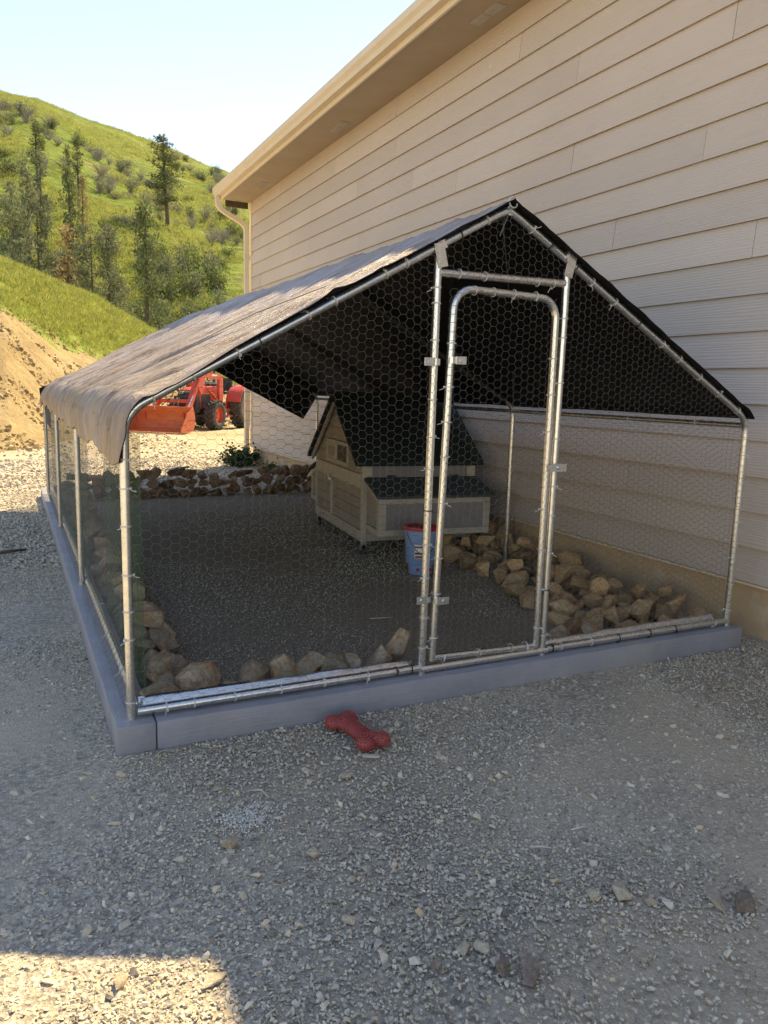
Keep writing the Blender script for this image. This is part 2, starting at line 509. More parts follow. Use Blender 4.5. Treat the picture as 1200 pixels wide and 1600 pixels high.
def bank_mat():
    m, nt, bs = newmat('cut_bank')
    v = coords(nt, 'Object')
    at = nt.nodes.new('ShaderNodeAttribute'); at.attribute_name = 'grass'
    n1 = tex_noise(nt, v, 0.8, 8, 0.7)
    dirt = ramp(nt, [(0.3, (0.36, 0.25, 0.12)), (0.5, (0.50, 0.375, 0.19)), (0.7, (0.58, 0.46, 0.26))], n1)
    dirt = mixc(nt, 0.6, dirt, ramp(nt, [(0.3, 0.45), (0.65, 1.0)], tex_noise(nt, v, 6, 8, 0.75)), 'MULTIPLY')
    gr = ramp(nt, [(0.3, (0.17, 0.22, 0.04)), (0.5, (0.25, 0.32, 0.06)), (0.7, (0.34, 0.38, 0.09))], tex_noise(nt, v, 1.7, 8, 0.7))
    ad = nt.nodes.new('ShaderNodeMath'); ad.operation = 'ADD'
    nt.links.new(at.outputs['Fac'], ad.inputs[0]); nt.links.new(n1, ad.inputs[1])
    col = mixc(nt, ramp(nt, [(0.9, 0.0), (1.06, 1.0)], ad.outputs[0]), dirt, gr)
    nt.links.new(col, bs.inputs['Base Color'])
    bs.inputs['Roughness'].default_value = 0.95
    bs.inputs['Specular IOR Level'].default_value = 0.1
    b1 = bump(nt, None, tex_noise(nt, v, 2.2, 8, 0.75), 0.9, 0.25)
    bump(nt, bs, tex_noise(nt, coords(nt, 'Object', (3, 0.6, 1)), 1.2, 6, 0.7), 0.6, 0.2, b1)
    return m
def bank_attr(a, r, x, y):
    t = r - bank_rb(a)
    return 0.5 + 0.12 * (t - 9.5)
az = [-60 + 1.5 * i for i in range(38)] + [-3 + 0.2 * i for i in range(0, 110)] + [19 + 1.5 * i for i in range(0, 15)]
rr = [10 + 0.22 * i for i in range(0, 160)] + [46 + 2.0 * i for i in range(0, 16)]
bk = grid_polar('dirt_bank', az, rr, bank_h, bank_attr)
bk.materials.append(bank_mat())
bank = tag(link_mesh('dirt_bank', bk), 'excavated tan dirt bank with a green grassy mound above it', 'bank', kind='structure')

def hill_mat():
    m, nt, bs = newmat('hill_grass')
    v = coords(nt, 'Object')
    n1 = tex_noise(nt, v, 0.035, 6, 0.6)
    n2 = tex_noise(nt, coords(nt, 'Object', (0.25, 0.25, 2.0)), 0.9, 6, 0.7, 0.6)
    n3 = tex_noise(nt, v, 0.8, 6, 0.75)
    c = ramp(nt, [(0.3, (0.15, 0.215, 0.03)), (0.5, (0.215, 0.285, 0.045)), (0.7, (0.31, 0.33, 0.08))], n1)
    dry = ramp(nt, [(0.54, 0.0), (0.68, 0.75)], tex_noise(nt, coords(nt, 'Object', (0.6, 0.6, 1.4)), 0.11, 7, 0.68, 0.7))
    c = mixc(nt, dry, c, (0.36, 0.31, 0.13))
    brush = ramp(nt, [(0.58, 0.0), (0.66, 0.8)], tex_noise(nt, coords(nt, 'Object', (0.5, 0.5, 1.2)), 0.22, 7, 0.72, 0.4))
    c = mixc(nt, brush, c, (0.10, 0.105, 0.045))
    c = mixc(nt, 0.6, c, ramp(nt, [(0.34, 0.45), (0.5, 0.9), (0.7, 1.1)], n2), 'MULTIPLY')
    c = mixc(nt, 0.65, c, ramp(nt, [(0.36, 0.4), (0.6, 1.1)], n3), 'MULTIPLY')
    nt.links.new(c, bs.inputs['Base Color'])
    bs.inputs['Roughness'].default_value = 0.95
    bs.inputs['Specular IOR Level'].default_value = 0.1
    b1 = bump(nt, None, n2, 0.9, 0.9)
    bump(nt, bs, n3, 0.8, 0.6, b1)
    return m
haz = [-70 + 2.5 * i for i in range(27)] + [-2.5 + 0.25 * i for i in range(0, 85)] + [19 + 3 * i for i in range(0, 21)]
hrr = [HR0 + 1.5 * i for i in range(0, 132)] + [262, 275, 300, 340, 420, 520]
hm_ = grid_polar('hill', haz, hrr, hill_h)
hm_.materials.append(hill_mat())
hill = tag(link_mesh('hill', hm_), 'steep green grassy hillside under the blue sky', 'hill', kind='structure')

# ------------------------------------------------------------------ scatter (geometry nodes on a point mesh)
def scatter(name, pts, rots, scls, idx, sources, label, cat):
    coll = bpy.data.collections.new(name + '_source')
    for k, me in enumerate(sources):
        so = bpy.data.objects.new('%s_source_%02d' % (name, k), me)
        coll.objects.link(so)
    me = bpy.data.meshes.new(name)
    n = len(pts)
    me.vertices.add(n)
    me.vertices.foreach_set('co', np.asarray(pts, dtype=np.float32).ravel())
    a = me.attributes.new('rot', 'FLOAT_VECTOR', 'POINT'); a.data.foreach_set('vector', np.asarray(rots, dtype=np.float32).ravel())
    a = me.attributes.new('scl', 'FLOAT_VECTOR', 'POINT'); a.data.foreach_set('vector', np.asarray(scls, dtype=np.float32).ravel())
    a = me.attributes.new('idx', 'INT', 'POINT'); a.data.foreach_set('value', np.asarray(idx, dtype=np.int32))
    me.update()
    o = link_mesh(name, me)
    ng = bpy.data.node_groups.new(name, 'GeometryNodeTree')
    ng.interface.new_socket('Geometry', in_out='INPUT', socket_type='NodeSocketGeometry')
    ng.interface.new_socket('Geometry', in_out='OUTPUT', socket_type='NodeSocketGeometry')
    gi = ng.nodes.new('NodeGroupInput'); go = ng.nodes.new('NodeGroupOutput')
    ci = ng.nodes.new('GeometryNodeCollectionInfo')
    ci.inputs['Collection'].default_value = coll
    ci.inputs['Separate Children'].default_value = True
    ci.inputs['Reset Children'].default_value = True
    ip = ng.nodes.new('GeometryNodeInstanceOnPoints')
    ip.inputs['Pick Instance'].default_value = True
    def na(nm, t):
        q = ng.nodes.new('GeometryNodeInputNamedAttribute'); q.data_type = t
        q.inputs['Name'].default_value = nm
        return q.outputs['Attribute']
    m2p = ng.nodes.new('GeometryNodeMeshToPoints')
    L = ng.links.new
    L(gi.outputs[0], m2p.inputs['Mesh'])
    L(m2p.outputs[0], ip.inputs['Points'])
    L(ci.outputs[0], ip.inputs['Instance'])
    L(na('rot', 'FLOAT_VECTOR'), ip.inputs['Rotation'])
    L(na('scl', 'FLOAT_VECTOR'), ip.inputs['Scale'])
    L(na('idx', 'INT'), ip.inputs['Instance Index'])
    L(ip.outputs[0], go.inputs[0])
    md = o.modifiers.new('scatter', 'NODES'); md.node_group = ng
    tag(o, label, cat, kind='stuff')
    return o

def rock_mesh(name, seed, mat, npts=15, cuts=2, amp=0.10, flat=0.72, bev=0.06):
    rnd = random.Random(seed)
    bm = bmesh.new()
    for i in range(npts):
        v = Vector((rnd.gauss(0, 1), rnd.gauss(0, 1), rnd.gauss(0, 1))).normalized()
        v *= rnd.uniform(0.82, 1.08)
        v.x = max(-0.9, min(0.9, v.x)); 
        bm.verts.new((v.x, v.y * 0.85, v.z * flat))
    bmesh.ops.convex_hull(bm, input=list(bm.verts))
    loose = [v for v in bm.verts if not v.link_faces]
    bmesh.ops.delete(bm, geom=loose, context='VERTS')
    bmesh.ops.dissolve_limit(bm, angle_limit=math.radians(24), verts=list(bm.verts), edges=list(bm.edges))
    if bev > 0: bmesh.ops.bevel(bm, geom=list(bm.edges), offset=bev, segments=1, affect='EDGES')
    bmesh.ops.triangulate(bm, faces=list(bm.faces))
    if cuts:
        long_e = [e for e in bm.edges if e.calc_length() > 0.25]
        bmesh.ops.subdivide_edges(bm, edges=long_e, cuts=cuts, use_grid_fill=True)
        bmesh.ops.triangulate(bm, faces=list(bm.faces))
        for v in bm.verts:
            d = noise.fractal(v.co * 2.2 + Vector((seed * 3.1, 0, 0)), 1.0, 2.0, 4)
            v.co += v.normal * d * amp
    bmesh.ops.recalc_face_normals(bm, faces=list(bm.faces))
    me = bpy.data.meshes.new(name)
    bm.to_mesh(me); bm.free()
    me.materials.append(mat)
    if cuts:
        me.polygons.foreach_set('use_smooth', [True] * len(me.polygons))
        me.set_sharp_from_angle(angle=math.radians(28))
    return me

# ------------------------------------------------------------------ house
FT = 0.275                     # foundation top
WX = 3.27                      # wall plane
YB, YN = 9.69, -9.0            # far and near ends
house = empty('house', (WX, YB, 0))
tag(house, 'tan lap-sided house with gutter and wide eave on the right', 'house')
HI = Matrix.Translation((-WX, -YB, 0))
def hb(name, mb, mat, parent=house, smooth=None):
    mb.v = [tuple(Vector(p) - Vector((WX, YB, 0))) for p in mb.v]
    return mb.build(name, mat, parent, smooth)
hb('foundation', MB().box((WX + 0.012, YN, -0.3), (12, YB - 0.01, FT)), M['concrete'])
hb('flashing', MB().box((WX - 0.026, YN, FT + 0.002), (WX + 0.01, YB, FT + 0.016)), M['trim'])
hb('wall', MB().box((WX + 0.012, YN + 0.01, FT + 0.02), (11.99, YB - 0.012, 4.16)), M['soffit'])
REV = 0.1925
butts = {16: [1.81, 5.5], 13: [1.81], 12: [0.655, 4.3], 9: [0.266, 3.9], 19: [4.56, 0.9], 18: [6.16, 2.5], 17: [4.55, 8.2, 0.9], 15: [4.18, 7.8], 14: [3.37, 7.0], 11: [2.4, 6.05], 10: [5.0], 8: [2.0, 5.7], 7: [1.2, 4.9], 6: [3.3], 5: [1.95, 5.6], 4: [0.9, 4.6], 3: [2.15, 5.8], 2: [1.05, 4.7], 1: [3.4, 7.1], 0: [1.5, 5.2]}
rs = random.Random(3)
plank_i = 0
for k in range(20):
    z0 = FT + 0.018 + REV * k
    if k == 0: z0 += 0.002
    cuts_ = sorted(butts.get(k, []))
    lo = cuts_[0]
    while lo - 3.66 > YN: lo -= 3.66; cuts_.insert(0, lo)
    hi = cuts_[-1]
    while hi + 3.66 < YB - 0.3: hi += 3.66; cuts_.append(hi)
    ends = [YN] + cuts_ + [YB - 0.085]
    for a, b in zip(ends[:-1], ends[1:]):
        zt = min(z0 + REV + 0.02, 4.139)
        jx = rs.uniform(-0.0012, 0.0012)
        mb = MB().prism([(WX - 0.027 + jx, z0), (WX - 0.0085 + jx, zt), (WX + 0.004, zt), (WX + 0.004, z0 + 0.014), (WX - 0.0185 + jx, z0 + 0.014), (WX - 0.0195 + jx, z0)], 1, a + 0.0018, b - 0.0018)
        hb('siding_plank', mb, M['siding'])
hb('corner_trim', MB().box((WX - 0.03, YB - 0.083, FT + 0.018), (WX - 0.001, YB + 0.02, 4.138)), M['trim'])
# soffit, fascia, gutter
EX = 2.80
hb('soffit', MB().box((EX + 0.002, YN - 0.2, 4.14), (WX + 0.05, YB + 0.02, 4.155)), M['soffit'])
hb('fascia', MB().box((EX - 0.022, YN - 0.2, 4.125), (EX, YB + 0.10, 4.33)), M['trim'])
gprof = [(EX - 0.024, 4.175), (EX - 0.085, 4.175), (EX - 0.092, 4.215), (EX - 0.118, 4.245), (EX - 0.122, 4.30), (EX - 0.108, 4.302), (EX - 0.106, 4.25), (EX - 0.08, 4.215), (EX - 0.075, 4.185), (EX - 0.024, 4.185)]
hb('gutter', MB().prism(gprof, 1, YN - 0.2, YB + 0.12), M['trim'])
hb('gutter_end', MB().prism([(EX - 0.024, 4.176), (EX - 0.085, 4.176), (EX - 0.121, 4.246), (EX - 0.121, 4.299), (EX - 0.024, 4.299)], 1, YB + 0.121, YB + 0.127), M['trim'])
hb('eave_return', MB().box((EX + 0.06, YB + 0.022, 4.04), (WX - 0.05, YB + 0.05, 4.135)), M['darkwood'])
roof = hb('roof', MB().prism([(EX - 0.06, 4.335), (7.6, 5.95), (7.6, 6.03), (EX - 0.06, 4.36)], 1, YN - 0.25, YB + 0.1), M['shingle'])
hb('roof', MB().prism([(7.6, 5.95), (12.4, 4.335), (12.4, 4.36), (7.6, 6.03)], 1, YN - 0.25, YB + 0.1), M['shingle'])
hb('gable_wall', MB().prism([(WX + 0.02, 4.165), (11.98, 4.165), (7.6, 5.85)], 1, YB - 0.06, YB - 0.013), M['siding'])
for vy in (2.74, 5.69, 8.58, -0.2, -3.1):
    v_ = empty('soffit_vent', (3.10 - WX, vy - YB, 4.139)); v_.parent = house
    MB().box((-0.055, -0.19, -0.004), (0.055, 0.19, 0.0)).build('vent_frame', M['soffit'], v_)
    for s in (-1, 1):
        mb = MB().box((-0.045, 0.095 * s - 0.085, -0.0065), (0.045, 0.095 * s + 0.085, -0.0045))
        for q in range(6):
            yy = 0.095 * s - 0.07 + q * 0.028
            mb.box((-0.04, yy - 0.006, -0.010), (0.04, yy + 0.006, -0.0068))
        mb.build('vent_grille', M['vent'], v_)
# downspout: elbows from the gutter to the corner, down the wall, kicked out at the foot
def flat_pipe(pts, w, d, name, mat):
    mb = MB()
    pts = [Vector(p) for p in pts]
    P = []; Fc = []
    for i, p in enumerate(pts):
        t = (pts[min(i + 1, len(pts) - 1)] - pts[max(i - 1, 0)]).normalized()
        side = Vector((0, 1, 0))
        up = t.cross(side).normalized()
        for (u, w_) in ((-1, -1), (-0.5, -1.12), (0, -1), (0.5, -1.12), (1, -1), (1, 1), (-1, 1)):
            P.append(p + side * u * w / 2 + up * w_ * d / 2)
    n = 7
    for i in range(len(pts) - 1):
        for k in range(n): Fc.append((i * n + k, i * n + (k + 1) % n, (i + 1) * n + (k + 1) % n, (i + 1) * n + k))
    Fc.append(tuple(range(n))); Fc.append(tuple(reversed([(len(pts) - 1) * n + k for k in range(n)])))
    mb.add(P, Fc)
    return hb(name, mb, mat, smooth=math.radians(40))
dy = YB + 0.045
dsx = WX - 0.075
flat_pipe([(EX - 0.065, dy, 4.19), (EX - 0.065, dy, 4.10), (EX - 0.055, dy, 4.05), (EX - 0.02, dy, 4.00), (EX + 0.05, dy, 3.955), (dsx - 0.10, dy, 3.84), (dsx - 0.03, dy, 3.79), (dsx - 0.005, dy, 3.74), (dsx, dy, 3.66), (dsx, dy, 2.0), (dsx, dy, 0.32), (dsx - 0.006, dy, 0.26), (dsx - 0.03, dy, 0.22), (dsx - 0.10, dy, 0.185), (dsx - 0.22, dy, 0.15)], 0.085, 0.062, 'downspout', M['trim'])
for z in (3.3, 1.2): hb('downspout_strap', MB().box((dsx - 0.037, dy - 0.05, z), (WX - 0.02, dy + 0.05, z + 0.03)), M['trim'])

# ------------------------------------------------------------------ painted base timbers
def timber(a, b, label):
    c = Vector(((a[0] + b[0]) / 2, (a[1] + b[1]) / 2, a[2]))
    mb = MB().box(Vector(a) - c, Vector(b) - c, bev=0.007)
    bm = bmesh.new(); me = mb.mesh('base_timber', M['paint'] if b[0] - a[0] > 1 else M['paint_y'], math.radians(35)); bm.from_mesh(me)
    long_e = [e for e in bm.edges if e.calc_length() > 0.4]
    bmesh.ops.subdivide_edges(bm, edges=long_e, cuts=24, use_grid_fill=True)
    for v in bm.verts:
        w = v.co + c
        v.co += Vector((0.003 * fbm(w.x * 1.7, w.y * 1.7, 1.0, 3), 0.003 * fbm(w.x * 1.7, w.y * 1.7, 5.0, 3), 0.0025 * fbm(w.x * 3, w.y * 3, 8.0, 3)))
    bm.to_mesh(me); bm.free()
    o = link_mesh('base_timber', me); o.location = c
    return tag(o, label, 'timber', 'painted timbers under the run')
TZ = 0.105
timber((0.079, -0.062, -0.03), (3.05, 0.074, TZ), 'long blue-grey painted timber under the front of the wire run')
timber((-0.060, -0.0605, -0.02), (0.076, 3.28, TZ + 0.001), 'blue-grey painted timber along the left side, nearest length with the front corner end')
timber((-0.059, 3.284, -0.02), (0.077, 4.72, TZ - 0.003), 'blue-grey painted timber, middle length along the left side of the run')
timber((-0.060, 4.724, -0.02), (0.076, 6.56, TZ), 'blue-grey painted timber, farthest length along the left side of the run')

for o in [q for q in COL.objects if q.name.startswith('base_timber')]:
    rn = random.Random(o.name)
    dx, dy = o.dimensions.x / 2, o.dimensions.y / 2
    longx = dx > dy
    for i in range(7 if max(dx, dy) > 1 else 4):
        t = rn.uniform(-0.94, 0.94)
        p = (t * dx, -dy * 0.45 + rn.uniform(-0.01, 0.01)) if longx else (-dx * 0.5 + rn.uniform(-0.02, 0.02), t * dy)
        zt = (TZ if longx else TZ + 0.001) - o.location.z
        sc_w = MB().lathe([(0.0045, zt - 0.002), (0.0045, zt + 0.0015), (0.002, zt + 0.002)], 10, Matrix.Translation((p[0], p[1], 0))).build('screw_head', M['galv'], o)
# ------------------------------------------------------------------ wire run
run = empty('chicken_run', (1.5, 0, TZ))
tag(run, 'galvanised pipe walk-in chicken run with hexagonal wire and arched door', 'chicken run')
RO = Vector((1.5, 0, TZ))
def rb(name, mb, mat, parent=run, smooth=None):
    mb.v = [tuple(Vector(p) - RO) for p in mb.v]
    return mb.build(name, mat, parent, smooth)
SM = math.radians(50)
PR = 0.0165
EH, RH = 1.185, 2.0
slope = math.atan2(RH - EH - 0.01, 1.5)
YR = (0.0, 2.0, 4.0, 6.0)
bentL = None
def frame_side(s, y):
    """post, bend at the eave, rafter up to the ridge; s=0 left, 1 right"""
    R_ = 0.13
    ang = math.degrees(slope)
    # bend centre so that the post is at x=0 and the rafter tangent
    turn = 90 - ang
    cx, cz = R_, EH - R_ * math.tan(math.radians(turn / 2))
    pts_post = [(0, y, TZ if (s == 0 or y == 0) else 0.0), (0, y, cz)]
    bend = arc((cx, cz), R_, 180, 180 - turn, 8, 'xz', y)
    last = Vector(bend[-1])
    top = Vector((1.5 - 0.02, y, RH))
    d = (top - last)
    raf = [last + d * t for t in (0.0, 0.5, 0.97)]
    raf.append(Vector((1.5 - 0.005, y, RH + 0.004)))
    def mir(pts): return [Vector(p) if s == 0 else Vector((3.0 - p[0], p[1], p[2])) for p in pts]
    return mir(pts_post), mir(bend), mir(raf)
FR = {}
for y in YR:
    for s in (0, 1):
        po, be, ra = frame_side(s, y)
        FR[(s, y)] = (po, be, ra)
        mb = MB().tube(po + be[1:], PR, 14)
        rb('post', mb, M['galv'], smooth=SM)
        # rafter is a separate, slightly thinner tube that slides into the bend
        rb('rafter', MB().tube([be[-1]] + ra[1:], PR * 0.97, 14), M['galv'] if y == 0 else M['dull'], smooth=SM)  # inner rafters use the steel darkened for shade
    rb('ridge_joint', MB().tube([(1.5, y - 0.012, RH + 0.002), (1.5, y + 0.05, RH + 0.004)], PR * 1.12, 14), M['galv'], smooth=SM)
for y0, y1 in zip(YR[:-1], YR[1:]):
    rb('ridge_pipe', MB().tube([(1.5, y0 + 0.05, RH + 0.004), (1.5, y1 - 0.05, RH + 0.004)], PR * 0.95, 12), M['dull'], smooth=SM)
    for x in (0, 3.0):
        rb('eave_pipe', MB().tube([(x + (0.012 if x == 0 else -0.012), y0 + 0.02, EH - 0.035), (x + (0.012 if x == 0 else -0.012), y1 - 0.02, EH - 0.035)], PR * 0.85, 12), M['galv'], smooth=SM)
        rb('base_pipe', MB().tube([(x + (0.028 if x == 0 else -0.028), y0 + (0.02 if x == 0 else 0.10), TZ + 0.03 if x == 0 else 0.025), (x + (0.028 if x == 0 else -0.028), y1 - 0.02, TZ + 0.03 if x == 0 else 0.025)], PR * 0.95, 12), M['galv'], smooth=SM)
DL, DR = 1.172, 1.80
rb('base_pipe', MB().tube([(0.02, -0.004, TZ + 0.028), (DL - 0.01, -0.004, TZ + 0.028)], PR, 14), M['galv'], smooth=SM)
rb('base_pipe', MB().tube([(DL - 0.01, -0.008, TZ + 0.022), (DR + 0.02, -0.008, TZ + 0.022)], PR * 0.95, 14), M['galv'], smooth=SM)
rb('base_pipe', MB().tube([(DR + 0.02, -0.004, TZ + 0.026), (2.98, -0.004, TZ + 0.026)], PR, 14), M['galv'], smooth=SM)
# folded galvanised wire skirt behind the front base pipe, left of the door and right of it
def skirt(x0, x1, h0, h1):
    mb = MB(); n = 40; P = []; Fc = []
    for i in range(n + 1):
        x = x0 + (x1 - x0) * i / n
        for j, (yy, zz) in enumerate(((0.020, 0.004), (0.026, 0.03), (0.034, 0.055), (0.046, h0 + (h1 - h0) * i / n))):
            P.append((x, yy + 0.004 * fbm(x * 9, j * 1.3, 2.0, 3), TZ + zz + (0.006 * fbm(x * 7, j, 4.0, 3) if j > 1 else 0)))
    for i in range(n):
        for j in range(3): Fc.append((i * 4 + j, (i + 1) * 4 + j, (i + 1) * 4 + j + 1, i * 4 + j + 1))
    mb.add(P, Fc)
    o = rb('folded_skirt', mb, M['galv'], smooth=3.14)
    sd = o.modifiers.new('thick', 'SOLIDIFY'); sd.thickness = 0.002
    return o
skirt(0.03, DL - 0.03, 0.062, 0.05)
skirt(DR + 0.03, 2.95, 0.05, 0.06)
# door posts, header and door
def rafter_z(x): 
    xx = min(x, 3 - x)
    return EH + (RH - EH) * xx / 1.5
for x, ztop in ((DL, 1.80), (DR, 1.815)):
    rb('door_post', MB().tube([(x, 0, TZ), (x + 0.006, 0, 1.0), (x + 0.012, 0, ztop - 0.01)], PR * 0.97, 14), M['galv'], smooth=SM)
    s = 1 if x > 1.5 else -1
    rz = rafter_z(x + 0.02 * 0)
    mb = MB().box((-0.022, -0.022, -0.045), (0.022, -0.0185, 0.045), Matrix.Translation((x + 0.012, 0, ztop)) @ Matrix.Rotation(s * 0.25, 4, 'Y'), 0.0)
    mb.tube([(x + 0.012, -0.026, ztop - 0.025), (x + 0.012, -0.018, ztop - 0.025)], 0.008, 8)
    mb.box((-0.024, -0.021, -0.016), (0.024, 0.02, 0.016), Matrix.Translation((x + 0.012, 0, ztop + 0.035)) @ Matrix.Rotation(s * slope, 4, 'Y'))
    rb('bracket', mb, M['galv'])
rb('door_header', MB().tube([(DL + 0.02, 0, 1.738), (DR + 0.0, 0, 1.746)], PR * 0.97, 14), M['galv'], smooth=SM)
door = empty('door', (0, 0, 0)); door.parent = run
dx0, dx1, dz0, dz1 = 1.217, 1.757, 0.158, 1.685
Rb = 0.085
dp = [(dx0, -0.006, dz0 + 0.0), (dx0 + 0.022, -0.006, 0.9), (dx0 + 0.04, -0.006, dz1 - Rb)] + arc((dx0 + 0.04 + Rb, dz1 - Rb), Rb, 180, 90, 8, 'xz', -0.006)[1:] + arc((dx1 - Rb + 0.004, dz1 - Rb - 0.006), Rb, 90, 0, 8, 'xz', -0.006) + [(dx1 + 0.002, -0.006, 0.9), (dx1, -0.006, dz0 - 0.01)]
rb('door_frame', MB().tube(dp, PR * 0.93, 14), M['galv'], door, SM)
rb('bottom_rail', MB().tube([(dx0 + 0.01, -0.006, dz0 + 0.012), (dx1 - 0.005, -0.006, dz0 - 0.004)], PR * 0.85, 14), M['galv'], door, SM)
def clamp(px, pz, w, parent, name, flip=1):
    mb = MB().box((px - 0.024, -0.030, pz - 0.016), (px + 0.024, -0.026, pz + 0.016), bev=0.001)
    mb.tube([(px, -0.026, pz), (px, -0.034, pz)], 0.008, 8)
    mb.tube([(px - w * flip, -0.012, pz - 0.013), (px - w * flip, -0.012, pz + 0.013)], PR * 1.18, 12)
    return rb(name, mb, M['galv'], parent)
clamp(DL - 0.026, 1.395, -0.034, door, 'hinge')
clamp(dx0 + 0.072, 1.405, 0.036, door, 'hinge')
clamp(DL - 0.024, 0.432, -0.03, door, 'hinge')
clamp(dx0 + 0.036, 0.42, 0.028, door, 'hinge')
lt = MB().prism([(-0.055, -0.016), (-0.030, -0.019), (-0.012, -0.015), (0.0, -0.017), (0.05, -0.017), (0.05, 0.017), (-0.02, 0.017), (-0.045, 0.013), (-0.055, 0.018)], 1, -0.034, -0.029, Matrix.Translation((1.798, 0, 0.965)))
lt.tube([(1.807, -0.034, 0.966), (1.807, -0.042, 0.966)], 0.009, 10)
rb('latch', lt, M['galv'], door)

# hexagonal wire: horizontal twists joined by zig-zag strands, real thin prisms
def hexwire(u0, u1, w0, w1, inside, to3, name, parent=run, pitch=0.064, high=0.0325, rad=0.00055, seed=1):
    """cells are `pitch` apart along u, `high` tall along w; inside(u,w) clips"""
    V = []; F_ = []
    rnd = random.Random(seed)
    tw = pitch * 0.30                          # half length of twist
    def warp(u, w):
        return (u + 0.012 * noise.noise(Vector((u * 4, w * 4, seed))) + 0.003 * noise.noise(Vector((u * 25, w * 25, seed + 3))),
                w + 0.011 * noise.noise(Vector((u * 4, w * 4, seed + 7))) + 0.003 * noise.noise(Vector((u * 25, w * 25, seed + 9))))
    segs = []
    rows = int((w1 - w0) / (high / 2)) + 2
    cols = int((u1 - u0) / (pitch)) + 3
    for j in range(rows):
        w = w0 + j * high / 2
        for i in range(-1, cols):
            u = u0 + i * pitch + (pitch / 2 if j % 2 else 0)
            h = pitch * 0.17
            # twist from u-h to u+h; strands to the row above
            segs.append(((u - h, w), (u + h, w), rad * 1.5))
            segs.append(((u + h, w), (u + pitch / 2 - h, w + high / 2), rad))
            segs.append(((u - h, w), (u - pitch / 2 + h, w + high / 2), rad))
    for a, b, r in segs:
        if not (inside(*a) and inside(*b)): continue
        p, q = Vector(to3(*warp(*a))), Vector(to3(*warp(*b)))
        t = (q - p)
        if t.length < 1e-6: continue
        t.normalize()
        n1 = t.orthogonal().normalized(); n2 = t.cross(n1)
        k = len(V)
        for c in (p - t * r * 0.4, q + t * r * 0.4):
            for m in range(3):
                an = 2.0944 * m
                V.append(c + (n1 * math.cos(an) + n2 * math.sin(an)) * r)
        F_ += [(k, k + 1, k + 4, k + 3), (k + 1, k + 2, k + 5, k + 4), (k + 2, k, k + 3, k + 5)]
    mb = MB(); mb.v = [tuple(v) for v in V]; mb.f = F_; mb.m = [0] * len(F_)
    o = rb(name, mb, M['wire'], parent)
    o['kind'] = 'stuff'
    return o
def in_front(u, w):
    if w < TZ + 0.02 or u < 0.0 or u > 3.0 or w > rafter_z(u) + 0.005: return False
    return True
def left_part(u, w): return in_front(u, w) and u <= DL + 0.02
def right_part(u, w): return in_front(u, w) and u >= DR - 0.01
def top_part(u, w): return in_front(u, w) and DL + 0.02 < u < DR - 0.01 and w > 1.73
def door_part(u, w):
    if not (dx0 + 0.0 < u < dx1 + 0.01 and dz0 < w < dz1 + 0.005): return False
    return True
fy = -0.018
f3 = lambda u, w: (u, fy + 0.004 * noise.noise(Vector((u * 3, w * 3, 0))), w)
hexwire(0, 1.3, TZ, 2.0, left_part, f3, 'wire_netting', seed=1)
hexwire(1.7, 3.0, TZ, 2.0, right_part, f3, 'wire_netting', seed=2)
hexwire(1.1, 1.9, 1.70, 2.0, top_part, f3, 'wire_netting', seed=3)
hexwire(1.15, 1.85, 0.1, 1.72, door_part, lambda u, w: (u, -0.026, w), 'wire_netting', door, seed=4)
hexwire(0, 6.0, TZ, EH, lambda u, w: TZ + 0.02 < w < EH - 0.02 and 0 < u < 6.0, lambda u, w: (3.018, u, w), 'wire_netting', seed=5)
hexwire(0, 6.0, TZ, EH, lambda u, w: TZ + 0.02 < w < EH - 0.02 and 0 < u < 6.0, lambda u, w: (-0.018, u, w), 'wire_netting', seed=6, rad=0.00055)
hexwire(0, 3.0, TZ, 2.0, in_front, lambda u, w: (u, 6.018, w), 'wire_netting', seed=7)
# tension cables under the roof
rb('tension_cable', MB().tube([(1.5, 0.04, RH - 0.02), (2.25, 1.0, 1.63), (3.0, 2.0, EH - 0.02)], 0.0022, 6), M['wire'])
rb('tension_cable', MB().tube([(1.5, 0.04, RH - 0.02), (0.75, 1.0, 1.63), (0.0, 2.0, EH - 0.02)], 0.0022, 6), M['wire'])
rb('tension_cable', MB().tube([(1.49, -0.01, RH - 0.02), (1.455, -0.012, RH - 0.10)], 0.0025, 6), M['wire'])

# cable ties
def tie_mesh(mat, name, r):
    mb = MB()
    n = 14; P = []; Fc = []
    for k in range(n):
        a = 2 * math.pi * k / n
        for (dr, dz) in ((0.0, -0.0022), (0.0, 0.0022), (0.0018, 0.0022), (0.0018, -0.0022)):
            P.append(Vector(((r + dr) * math.cos(a), (r + dr) * math.sin(a), dz)))
    for k in range(n):
        for j in range(4):
            Fc.append((k * 4 + j, k * 4 + (j + 1) % 4, ((k + 1) % n) * 4 + (j + 1) % 4, ((k + 1) % n) * 4 + j))
    mb.add(P, Fc)
    mb.box((-0.004, -r - 0.006, -0.0035), (0.004, -r + 0.001, 0.0035))
    mb.box((-0.0012, -r - 0.024, -0.001), (0.0012, -r - 0.005, 0.001), Matrix.Rotation(0.3, 4, 'X'))
    return mb.mesh(name, mat)
tme = tie_mesh(M['tie'], 'cable_tie', PR * 1.06)
tmb = tie_mesh(M['blacktie'], 'cable_tie_black', PR * 1.06)
rt = random.Random(11)
